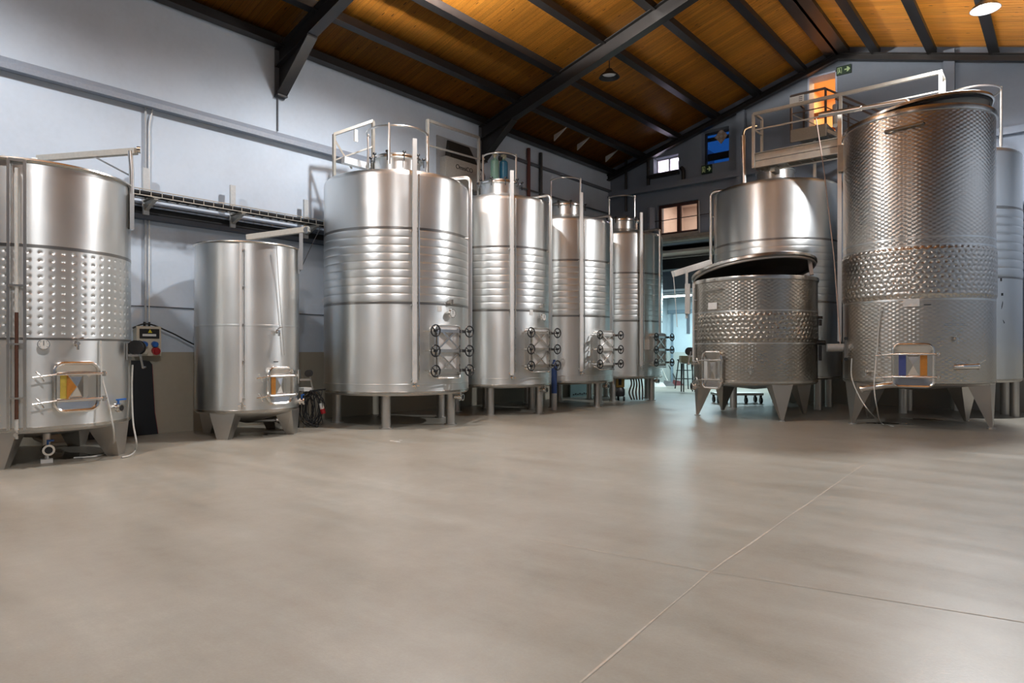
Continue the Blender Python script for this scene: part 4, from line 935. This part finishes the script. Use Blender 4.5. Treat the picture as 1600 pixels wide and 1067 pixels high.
# keeps clear of the tank tops: the deck lies above the rear tank's shoulder
A = at_y(1180, 263, yf); Bq = at_y(1470, 118, yf); zt_ = at_y(1180, 240, yf).z; zd = A.z; zr = at_y(1175, 180, yf).z
x0, x1 = A.x, Bq.x
link('deck', MB().box((x0, yf+.03, zd+.10), (x1, yb, zd+.14)), GALV, t, smooth=False)
link('edge_channel', MB().box((x0, yf, zd), (x1, yf+.03, zd+.155)).box((x0, yf-.05, zd), (x1, yf, zd+.012)), GALV, t, smooth=False)
link('edge_channel', MB().box((x0, yf, zd+.17), (x1, yf+.025, zt_)).box((x0, yf-.05, zt_-.012), (x1, yf, zt_)), GALV, t, smooth=False)
link('end_channel', MB().box((x0-.03, yf, zd), (x0, yb, zt_)), GALV, t, smooth=False)
for k in range(14):
    xx = x0+(x1-x0)*(k+.5)/14; link('grating_bar', MB().box((xx-.01, yf+.03, zd+.03), (xx+.01, yb, zd+.10)), GALV, t, smooth=False)
for k in range(5): link('grating_bar', MB().box((x0, yf+.08+.12*k, zd+.04), (x1, yf+.10+.12*k, zd+.09)), GALV, t, smooth=False)
for u in (1178, 1314, 1470):
    xx = at_y(u, 200, yf).x; link('post', MB().bar((xx, yf-.03, zd), (xx, yf-.03, zr), .055), GALV, t, smooth=False)
link('post', MB().bar((x0, yb, zd+.1), (x0, yb, zr), .05), GALV, t, smooth=False)
link('post', MB().bar((x1, yb, zd+.1), (x1, yb, zr), .05), GALV, t, smooth=False)
link('top_rail', MB().bar((x0-.03, yf-.03, zr), (x1+.03, yf-.03, zr), .065), GALV, t, smooth=False)
zm = at_y(1180, 235, yf).z
zm = zt_+.52
link('mid_rail', MB().bar((x0, yf-.03, zm), (x1, yf-.03, zm), .028), GALV, t, smooth=False)
link('end_rail', MB().bar((x0, yf-.03, zr), (x0, yb, zr), .05), GALV, t, smooth=False); link('end_rail', MB().bar((x0, yf-.03, zm), (x0, yb, zm), .028), GALV, t, smooth=False)
link('end_rail', MB().bar((x1, yf-.03, zr), (x1, yb, zr), .05), GALV, t, smooth=False); link('end_rail', MB().bar((x1, yf-.03, zm), (x1, yb, zm), .028), GALV, t, smooth=False)
link('support_beam', MB().box((XW+4.6, 0, 0), (XW+4.6, 0, 0)) if False else MB().bar((x0+.35, yf+.1, zd-.06), (x0+.35, yb, zd-.06), .10), GALV, t, smooth=False)
# landing below the door
t = thing('stair_landing', 'small steel landing with brown handrails below the orange lit doorway', 'landing', (0, 0, 0))
yl = 17.2; A = at_y(1236, 203, yl); Bq = at_y(1290, 195, yl); zt_ = A.z-.05; zb_ = zt_-.27
x0, x1 = A.x, Bq.x
link('platform', MB().box((x0, yl, zt_-.06), (x1, YB-.02, zt_)), GALV, t, smooth=False)
link('fascia', MB().box((x0, yl-.03, zb_), (x1, yl, zt_+.03)), plain('brownish_channel', (.27, .24, .20), .5, .5), t, smooth=False)
link('fascia', MB().box((x1, yl-.03, zb_), (x1+.03, YB-.02, zt_+.03)), GALV, t, smooth=False)
BR = plain('brown_handrail', (.09, .065, .055), .45, .3)
zr = at_y(1234, 151, yl).z
for (x, y) in ((x0, yl), (x1, yl), (x0, YB-.06)): link('post', MB().bar((x, y, zb_), (x, y, zr), .045), BR, t, smooth=False)
link('top_rail', MB().bar((x0, yl, zr), (x1, yl, zr), .05).bar((x0, yl, zr), (x0, YB-.06, zr), .05), BR, t, smooth=False)
zm = (zt_+zr)/2
link('mid_rail', MB().bar((x0, yl, zm), (x1, yl, zm), .022), BR, t, smooth=False)
link('brace', MB().bar((x0+.04, yl+.02, zm-.02), (x0+.62, yl+.02, zt_+.02), .022), GALV, t, smooth=False)
link('support_post', MB().bar(((x0+x1)/2+.1, yl+.2, zb_-.9), ((x0+x1)/2+.1, yl+.2, zb_), .06), GALV, t, smooth=False)
pl = at_y(1245, 157, yl-.03); m = MB().box((pl.x-.17, yl-.035, pl.z-.10), (pl.x+.17, yl-.028, pl.z+.11)); o = link('notice_board', m, WHITE, t, smooth=False); o['label'] = 'white notice plate on the handrail'
m = MB()
for k in range(3): m.box((pl.x+.05, yl-.038, pl.z-.03+.045*k), (pl.x+.13, yl-.035, pl.z-.015+.045*k))
link('notice_lines', m, BLACK, t, smooth=False)
link('door_prop', MB().tube([(x0+.75, YB-.1, zt_+.75), (x0+.95, yl+.25, zt_+.02)], .055, 12), WHITE, t)
# stair going down from the landing
t = thing('staircase', 'short steel stair with brown handrail going down from the landing behind the tallest tank', 'stairs', (0, 0, 0))
n = 6; dx = .26; dz = (zt_-5.6)/n
for k in range(n):
    link('tread', MB().box((x1+.05+dx*k, yl+.1, zt_-dz*(k+1)-.03), (x1+.05+dx*k+.24, yl+.85, zt_-dz*(k+1))), GALV, t, smooth=False)
for y in (yl+.06, yl+.87):
    link('stringer', MB().bar((x1+.02, y, zt_-.12), (x1+.05+dx*n, y, zt_-dz*n-.12), .07), GALV, t, smooth=False)
    link('handrail', MB().bar((x1, y, zr), (x1+.05+dx*n, y, zr-dz*n), .045).bar((x1, y, zm), (x1+.05+dx*n, y, zm-dz*n), .022), BR, t, smooth=False)
    link('baluster', MB().bar((x1+.3, y, zt_-.3), (x1+.3, y, zr-dz*1.15), .04), BR, t, smooth=False)
# walkway behind the wall row: rails near the first tall tank
t = thing('service_platform', 'steel platform with handrails between the largest ribbed tank and the wall', 'walkway', (0, 0, 0))
xa = XW+.15; xq = XW+.95
yA = 9.62
zd = zt3+.05
p0 = at_y(522, 210, 9.4)
zr = at_x(670, 190, -10.15).z
ya_, yb_ = 8.1, 11.0
def rail(a, b, w=.04): return MB().bar(a, b, w)
link('deck', MB().box((XW+.03, 9.75, zd-.06), (-10.2, 10.0, zd)), GALV, t, smooth=False)
P1 = at_d(522, 210, 12.4); P2 = at_d(583, 189, 12.6); P3 = at_d(668, 188, 13.0); P4 = at_d(748, 215, 15.0)
b1 = Vector((P1.x, P1.y, zd)); b4 = Vector((P4.x, P4.y, zd)); 
link('post', rail(b1, P1, .05), GALV, t, smooth=False); link('post', rail((P2.x, P2.y, zd), P2, .05), GALV, t, smooth=False)
link('post', rail((P3.x, P3.y, zd), P3, .05), GALV, t, smooth=False); link('post', rail(b4, P4, .05), GALV, t, smooth=False)
link('top_rail', rail(P1, P2, .05), GALV, t, smooth=False); link('top_rail', rail(P3, P4, .05), GALV, t, smooth=False)
dz = Vector((0, 0, -.48))
link('mid_rail', rail(P1+dz, P2+dz, .025), GALV, t, smooth=False); link('mid_rail', rail(P3+dz, P4+dz, .03), GALV, t, smooth=False)
link('brace', rail(P1+Vector((.0, .02, -.1)), P1.lerp(P2, .45)+Vector((0, 0, -.75)), .03), GALV, t, smooth=False)
q1 = at_d(537, 258, 12.3); link('stringer', MB().bar(at_d(536, 250, 12.3), at_d(580, 262, 12.7), .12), plain('pale_stringer', (.52, .54, .55), .5), t, smooth=False)
link('plate', MB().cbox(at_d(556, 212, 12.5), (.03, .07, .22)), WHITE, t, smooth=False)

# ---- gas cylinders on a bracket behind the second ribbed tank
def cylinder(u, v0, v1, Z, mat, label, capmat):
    a = at_d(u, v1, Z); b = at_d(u, v0, Z); h = b.z-a.z; r = .10
    t = thing('gas_cylinder', label, 'gas cylinder', a)
    prof = [(.001, 0), (r*.9, 0), (r, .03), (r, h*.72)]
    for k in range(1, 7): q = PI/2*k/6; prof.append((r*.35+r*.65*cos(q), h*.72+h*.10*sin(q)))
    prof += [(r*.35, h*.86), (.001, h*.86)]
    link('bottle', MB().lathe(prof, 32), mat, t)
    link('shoulder', MB().lathe([(r*1.005, h*.70), (r*.85, h*.785), (r*.38, h*.825), (r*.36, h*.87)], 32), capmat, t)
    link('valve', MB().tube([(0, 0, h*.86), (0, 0, h)], .035, 10).tube([(0, 0, h*.93), (.07, 0, h*.93)], .025, 8).cbox((0, 0, h*.985), (.09, .09, .05)), plain('brass_cream', (.45, .42, .30), .5, .3), t)
    return t, a
c1, a1 = cylinder(773, 240, 287, 15.6, plain('pale_green_paint', (.16, .30, .24), .4), 'pale green gas cylinder standing behind the neck of the second ribbed tank', plain('pale_green_paint2', (.24, .36, .28), .4))
c2, a2 = cylinder(787, 243, 288, 15.75, plain('teal_blue_paint', (.012, .12, .22), .4), 'teal blue gas cylinder with a black regulator, beside the green one', plain('green_shoulder', (.12, .26, .22), .4))
link('regulator', MB().tube([(-.02, 0, .62), (-.13, -.03, .62)], .035, 10).tube([(-.10, 0, .58), (-.10, 0, .68)], .05, 12), BLACK, c2)
t = thing('cylinder_shelf', 'narrow steel shelf on the tank top carrying two gas cylinders', 'shelf', (0, 0, 0))
m = (a1+a2)/2; link('shelf_plate', MB().box((m.x-.42, m.y-.25, m.z-.03), (m.x+.35, m.y+.25, m.z-.001)), GALV, t, smooth=False)
zroof = zt4+.02
for dx in (-.35, .28):
    for dy in (-.2, .2): link('shelf_leg', MB().bar((m.x+dx, m.y+dy, zroof-.02), (m.x+dx, m.y+dy, m.z-.03), .04), GALV, t, smooth=False)
# ---- control cabinet on the left wall
p = at_x(722, 258, XW+.10)
t = thing('control_cabinet', 'grey control cabinet with a dark slanted lid hanging on the wall behind the ribbed tanks', 'cabinet', (XW, p.y, p.z))
link('cabinet_body', MB().box((0, -.65, -.55), (.22, .45, .06)), plain('beige_grey_cabinet', (.30, .28, .25), .5), t, smooth=False)
link('slanted_lid', MB().add([(.22, -.50, .06), (.22, .42, .06), (.05, .30, .50), (.05, -.42, .50), (0, -.50, .06), (0, .42, .06), (0, .30, .50), (0, -.42, .50)], [(0, 1, 2, 3), (7, 6, 5, 4), (0, 4, 5, 1), (1, 5, 6, 2), (2, 6, 7, 3), (3, 7, 4, 0)]), plain('dark_smoked_lid', (.03, .026, .022), .3), t, smooth=False)
link('back_plate', MB().box((0, -.75, -.60), (.02, .85, .55)), plain('grey_plate', (.26, .27, .28), .6), t, smooth=False)
def text(body, size, mat, parent, m, name='lettering'):
    c = bpy.data.curves.new(name, 'FONT'); c.body = body; c.size = size; c.extrude = .003; c.align_x = 'CENTER'; c.align_y = 'CENTER'
    o = bpy.data.objects.new('t', c); C.objects.link(o)
    dg = bpy.context.evaluated_depsgraph_get(); me = bpy.data.meshes.new_from_object(o.evaluated_get(dg)); bpy.data.objects.remove(o)
    me.materials.append(mat); q = bpy.data.objects.new(name, me); C.objects.link(q); q.parent = parent; q.matrix_local = m; return q
text('OmniCO', .15, BLACK, t, Matrix.Translation((.226, -.05, -.12)) @ RXY)
s = link('round_sign', MB().tube([(.02, .68, -.12), (.03, .68, -.12)], .20, 28), plain('sign_white', (.45, .42, .42), .5), t); s['label'] = 'round warning sign'
link('sign_ring', MB().tube([(.034, .68+.18*cos(2*PI*k/28), -.12+.18*sin(2*PI*k/28)) for k in range(28)], .02, 6, closed=True), BLACK, t)
link('sign_figure', MB().prism([(-.08, -.09), (.08, -.09), (.02, 0), (.05, .08), (-.03, .10), (-.04, 0)], .006, Matrix.Translation((.032, .68, -.12)) @ RXY), BLACK, t, smooth=False)
# ---- exit signs
def exit_sign(u, v, w, h, label):
    p = at_y(u, v, YB); t = thing('exit_sign', label, 'exit sign', (p.x, YB-.002, p.z), 0, 'green exit signs on the gable wall')
    link('sign_box', MB().box((-w/2, -.05, -h/2), (w/2, 0, h/2)), EXITD, t, smooth=False)
    K = Matrix.Translation((0, -.05, 0)) @ Matrix(((1, 0, 0, 0), (0, 0, -1, 0), (0, 1, 0, 0), (0, 0, 0, 1)))
    a = MB().prism([(.06*w, -.07*h), (.24*w, -.07*h), (.20*w, -.28*h), (.30*w, -.28*h), (.44*w, 0), (.30*w, .28*h), (.20*w, .28*h), (.24*w, .07*h), (.06*w, .07*h)], .006, K)
    link('arrow', a, EXITG, t, smooth=False)
    d = MB()
    for (x0, x1, y0, y1) in ((-.42, -.39, -.36, .36), (-.16, -.13, -.36, .36), (-.39, -.16, .30, .36)): d.prism([(x0*w, y0*h), (x1*w, y0*h), (x1*w, y1*h), (x0*w, y1*h)], .006, K)
    link('door_mark', d, EXITG, t, smooth=False)
    r = MB(); r.prism([(-.30*w+.035*w*cos(k*PI/4), .19*h+.075*h*sin(k*PI/4)) for k in range(8)], .006, K)
    r.prism([(-.33*w, .10*h), (-.25*w, .10*h), (-.24*w, -.06*h), (-.20*w, -.30*h), (-.24*w, -.30*h), (-.28*w, -.12*h), (-.34*w, -.30*h), (-.38*w, -.28*h), (-.32*w, -.06*h)], .006, K)
    link('running_figure', r, EXITG, t, smooth=False)
exit_sign(1105, 265, .31, .24, 'green exit sign with an arrow below the blue window')
exit_sign(1319, 110, .34, .21, 'green exit sign with an arrow beside the orange lit doorway')
# ---- pipes on the gable
def gpipe(pts, r, label, mat=FRAME): tag(link('wall_pipe', MB().tube(bend(pts, .08), r, 8), mat), label, 'pipe')
def gp(u, v): p = at_y(u, v, YB-.08); return (p.x, p.y, p.z)
gpipe([gp(1013, 248), gp(1013, 300)], .05, 'dark vertical pipe on the gable beside the small bright window')
gpipe([gp(978, 240), gp(978, 330)], .04, 'thin dark vertical pipe on the gable near the far corner')
gpipe([gp(1064, 262), gp(1068, 266), gp(1068, 281)], .06, 'short dark downpipe under the small bright window')
p = at_y(1037, 272, YB-.1)
tag(link('window_ledge_gutter', MB().box((at_y(1014, 275, YB).x, YB-.16, p.z-.06), (at_y(1062, 265, YB).x, YB-.002, p.z+.03)), FRAME, smooth=False), 'dark gutter below the small bright window', 'gutter')
gpipe([gp(1018, 325), gp(1018, 362)], .11, 'pale round column beside the wide brown window', plain('pale_column', (.30, .31, .36), .6))
gpipe([gp(1092, 314), gp(1093, 372)], .025, 'thin pale vertical pipe at the edge of the wide brown window', plain('pale_thin_pipe', (.40, .38, .36), .5))
tag(link('wall_cable', MB().tube([gp(1012, 347.5), gp(1035, 345), gp(1062, 340.5), gp(1112, 333)], .012, 6), BLACK), 'black cable strung across the wide brown window', 'cable')
for (u0, v0, u1, v1, lab) in ((826, 262, 826, 320, 'reddish vertical pipe on the far part of the left wall'), (845, 258, 845, 315, 'dark vertical pipe on the far part of the left wall, beside the reddish one')):
    p = at_x(u0, v0, XW+.06); q = at_x(u1, v1, XW+.06)
    tag(link('wall_pipe', MB().tube([(p.x, p.y, roof_z(XW)-.1), (q.x, q.y, q.z-1.0)], .05, 8), plain('rust_red_pipe', (.12, .035, .03), .6) if u0 == 826 else FRAME), lab, 'pipe')
z = at_x(860, 268, XW).z
m = MB().box((XW+.002, 12.9, z-.03), (XW+.06, YB-.02, z+.05)); struct('trim_11', m, RIDGE)
z = at_x(800, 290, XW).z
tag(link('wall_pipe', MB().tube([(XW+.05, 12.6, z+.0), (XW+.05, YB-.1, z)], .025, 8), RIDGE), 'thin level pipe along the far part of the left wall', 'pipe')

# ================================================================== LAMPS
def pendant(x, y, z, label, lit):
    t = thing('high_bay_lamp', label, 'lamp', (x, y, z), 0, 'dome pendant lamps under the roof')
    link('dome', MB().lathe([(.03, .20), (.06, .19), (.11, .12), (.20, .05), (.235, 0), (.225, 0), (.19, .045), (.10, .11), (.05, .17)], 40), BLACK if not lit else plain('dark_dome', (.02, .02, .022), .4), t)
    link('lamp_glass', MB().lathe([(.001, .04), (.08, .045), (.15, .07), (.15, .09), (.001, .12)], 32) if not lit else MB().lathe([(.07, .06), (.06, .14), (.001, .15)], 24), LAMPON if lit else LAMPOFF, t)
    zr = roof_z(x)+.15-z
    link('hanger', MB().tube([(0, 0, .18), (0, 0, zr)], .010, 6), BLACK, t)
for i, (x, y, z, k) in enumerate(LAMPS):
    pendant(x, y, z+.02, ['lit dome pendant lamp out of view over the first tank', 'lit dome pendant lamp just above the frame over the ribbed tank row', 'lit dome pendant lamp out of view near the camera', 'lit dome pendant lamp shining over the tallest tank at right'][i], True)
p = at_y(952, 121, 13.0); pendant(p.x, p.y, p.z, 'unlit black dome pendant lamp hanging under the brown ceiling in mid hall', False)
# fluorescent fitting in the rear room
p = at_y(1052, 463, 21.9)
t = thing('tube_light', 'lit fluorescent tube fitting under the low ceiling of the rear room', 'lamp', p)
link('housing', MB().box((-.75, -.08, .03), (.75, .08, .10)), WHITE, t, smooth=False)
link('tube', MB().tube([(-.68, 0, .0), (.68, 0, .0)], .028, 10), TUBE, t)
for x in (-.6, .6): link('rod', MB().tube([(x, 0, .10), (x, 0, 3.42-p.z)], .01, 6), WHITE, t)

# ================================================================== LOOSE THINGS
# cable coil with plug and white junction box beside the narrow tank
t = thing('cable_coil', 'coiled bundle of black cable hanging with a white and red plug beside the narrow tank', 'cable coil', at_z(486, 668))
c0 = Vector(t.location)
m = MB()
for k in range(17):
    w = random.uniform(.06, .17); h = random.uniform(.20, .31); ph = random.uniform(-.09, .10); dep = random.uniform(-.06, .07); tw = random.uniform(-.25, .25); wob = random.uniform(.0, .05); f0 = random.uniform(0, 6)
    P = []
    for i in range(24):
        a = 2*PI*i/24; x = w*cos(a)+ph+wob*sin(3*a+f0); z = h*sin(a)+wob*cos(2*a+f0)
        x, z = x*cos(tw)-z*sin(tw)*.4, z+x*sin(tw)*.3
        P.append((RT[0]*x-FW[0]*dep*sin(a+f0), RT[1]*x-FW[1]*dep*sin(a+f0), max(.012, .34+z)))
    m.tube(P, .0075, 6, closed=True)
link('coil', m, DARK, t)
link('plug', MB().tube([(RT[0]*.17, RT[1]*.17, .42), (RT[0]*.20, RT[1]*.20, .30)], .035, 12), WHITE, t)
link('plug_collar', MB().tube([(RT[0]*.195, RT[1]*.195, .32), (RT[0]*.215, RT[1]*.215, .24)], .042, 12), RED, t)
link('hanger_stand', MB().tube([(RT[0]*-.22, RT[1]*-.22, 0), (RT[0]*-.22, RT[1]*-.22, .62), (RT[0]*.05, RT[1]*.05, .64), (RT[0]*.25, RT[1]*.25, .66)], .012, 8), BLACK, t)
q = at_z(476, 668); link('junction_box', MB().cbox((q.x-c0.x, q.y-c0.y, .66), (.20, .16, .06)), WHITE, t, smooth=False)
link('box_post', MB().bar((q.x-c0.x, q.y-c0.y, 0), (q.x-c0.x, q.y-c0.y, .63), .03), GALV, t, smooth=False)
# things under and behind the far tanks
p = at_z(866, 641)
t = thing('plastic_tube', 'tall thin blue and white plastic tube standing between two ribbed tanks', 'tube', p)
link('canister_body', MB().lathe([(.001, 0), (.055, 0), (.062, .03), (.062, .36), (.058, .38)], 28), plain('grey_white_plastic', (.40, .40, .38), .5), t)
link('canister_top', MB().lathe([(.058, .38), (.062, .40), (.062, 1.0), (.05, 1.06), (.03, 1.08), (.03, 1.13), (.001, 1.13)], 28), plain('deep_blue_plastic', (.03, .07, .22), .45), t)
p = at_x(915, 607, XW+.3)
t = thing('lit_wall_patch', 'pale teal board standing for a lit patch of wall below the third ribbed tank', 'panel', (XW+.12, p.y, 0))
link('lit_patch_sheet', MB().box((0, -.55, .0), (.03, .45, .85)), plain('pale_teal_lit_patch', (.30, .42, .42), .5, 0, .05, 3), t, smooth=False)  # added board, its teal colour imitates a lit patch of the wall
m = MB()
for k in range(7): m.cbox((.034, -.4+.11*k, .07+.015*(k % 2)), (.006, .07, .035+.015*((k*3) % 2)))
link('dark_marks', m, BLACK, t, smooth=False)
p = at_z(967, 626)
t = thing('pump_trolley', 'yellow topped pump with hanging hoses under the farthest ribbed tank', 'pump', p)
t.rotation_euler = (0, 0, YAW)
link('pump_body', MB().lathe([(.001, .12), (.14, .12), (.16, .16), (.16, .30), (.12, .36), (.001, .36)], 24), BLACK, t)
link('control_panel', MB().box((-.13, -.06, .36), (.14, .06, .68)), plain('dull_yellow_panel', (.42, .27, .06), .5), t, smooth=False)
link('panel_frame', MB().box((-.02, -.068, .42), (.06, -.06, .62)), BLACK, t, smooth=False)
for (x, y) in ((-.12, -.1), (.12, -.1), (0, .12)): link('wheel', MB().tube([(x-.02, y, .06), (x+.02, y, .06)], .06, 14), DARK, t)
m = MB()
for k in range(5):
    x = .30+.07*k; m.tube(smoothpath([(x, 0, .66), (x+.03, -.05, .45), (x-.02+.02*k, .02, .22), (x+.04, -.03, .03)]), .022, 8)
link('hanging_hose', m, plain('brown_hose', (.09, .06, .05), .5), t)
link('hose_rack', MB().bar((.14, 0, .66), (.72, 0, .68), .04), BLACK, t, smooth=False)
# rear room: stool, brooms, debris, boxes
p = at_z(1070, 607)
t = thing('bar_stool', 'thin black metal stool standing by the lit wall of the rear room', 'stool', p)
hs = 1.0
for (x, y) in ((-.2, -.2), (.2, -.2), (.2, .2), (-.2, .2)): link('leg', MB().bar((x*1.25, y*1.25, 0), (x*.8, y*.8, hs), .03), BLACK, t, smooth=False)
link('seat', MB().box((-.2, -.2, hs), (.2, .2, hs+.04)), BLACK, t, smooth=False)
for z in (.35, .65): link('stretcher', MB().bar((-.22, -.22, z), (.22, -.22, z), .02).bar((.22, -.22, z), (.22, .22, z), .02).bar((.22, .22, z), (-.22, .22, z), .02).bar((-.22, .22, z), (-.22, -.22, z), .02), BLACK, t, smooth=False)
for k, (u, v, lab) in enumerate(((1030, 604, 'pale'), (1044, 603, 'grey'), (1058, 602, 'reddish'))):
    p = at_z(u, v); t = thing('push_broom', lab + ' broom lying at the foot of the rear room wall', 'broom', p, YAW, 'brooms in the rear room')
    link('broom_head', MB().add([(-.2, -.06, 0), (.24, -.10, 0), (.26, .08, 0), (-.18, .10, 0), (-.16, -.02, .22), (.14, -.02, .16), (.14, .06, .16), (-.14, .06, .2)], [(0, 3, 2, 1), (4, 5, 6, 7), (0, 1, 5, 4), (1, 2, 6, 5), (2, 3, 7, 6), (3, 0, 4, 7)]), [WHITE, plain('grey_bristle', (.12, .12, .12), .8), plain('dark_red_bristle', (.12, .03, .03), .8)][k], t, smooth=False)
    b = [(-.30, .9, 1.35), (-.42, .8, 1.5), (-.55, .75, 1.55)][k]
    link('broom_handle', MB().tube([(0, .03, .15), b], .015, 8), [WHITE, GALV, BLACK][k], t)
p = at_z(1072, 612)
t = thing('parts_shelf', 'cluttered grey stand with a cardboard box on top behind the low open tank', 'stand', p, YAW)
for (x, y) in ((-.12, -.15), (.25, -.15), (.25, .15), (-.12, .15)): link('leg', MB().bar((x, y, 0), (x, y, .92), .035), BLACK, t, smooth=False)
link('shelf_top', MB().box((-.16, -.18, .92), (.3, .18, .96)), GALV, t, smooth=False)
tag(link('cardboard_box', MB().box((-.20, -.15, .96), (.22, .12, 1.18), Matrix.Translation(p) @ Matrix.Rotation(YAW, 4, 'Z')), plain('cardboard', (.45, .36, .24), .8), smooth=False), 'open cardboard box on the grey stand behind the low open tank', 'box')
tag(link('wall_plaque', MB().box((-.06, 0, 0), (.06, .03, .75), Matrix.Translation(at_y(1075, 521, y1-.035))), RIDGE, smooth=False), 'narrow grey plate on the lit rear room wall', 'plate')
# trolley castors behind the low tank
p = at_z(1142, 629)
t = thing('transport_trolley', 'low steel trolley on black castors under the tall ribbed tank', 'trolley', p, YAW)
link('trolley_deck', MB().box((-.45, -.25, .20), (.75, .25, .26)), STEEL_D, t, smooth=False)
for (x, y) in ((-.38, -.2), (.32, -.2), (.7, -.2), (-.38, .2), (.7, .2)):
    link('castor', MB().tube([(x-.025, y, .075), (x+.025, y, .075)], .075, 16).cbox((x, y+.02, .16), (.05, .05, .09)), BLACK, t)
# scuffed white spots and puddle on the floor belong to the floor
def blot(u, v, r, mat, n=12, name='floor_stain', sq=.5):
    p = at_z(u, v); m = MB(); k = 18
    m.add([(p.x+r*random.uniform(.6, 1.2)*cos(2*PI*i/k), p.y+r*sq*random.uniform(.6, 1.2)*sin(2*PI*i/k), .002) for i in range(k)], [tuple(range(k))]); link(name, m, mat, floor, smooth=False)
for (u, v, r) in ((612, 689, .05), (620, 690, .07), (626, 688, .04)): blot(u, v, r, WHITE)
WET = plain('wet_concrete', (.06, .05, .04), .12)
blot(1400, 662, .30, WET); blot(1368, 661, .22, WET); blot(1440, 655, .35, WET)
blot(395, 678, .35, WET); blot(100, 712, .45, WET)
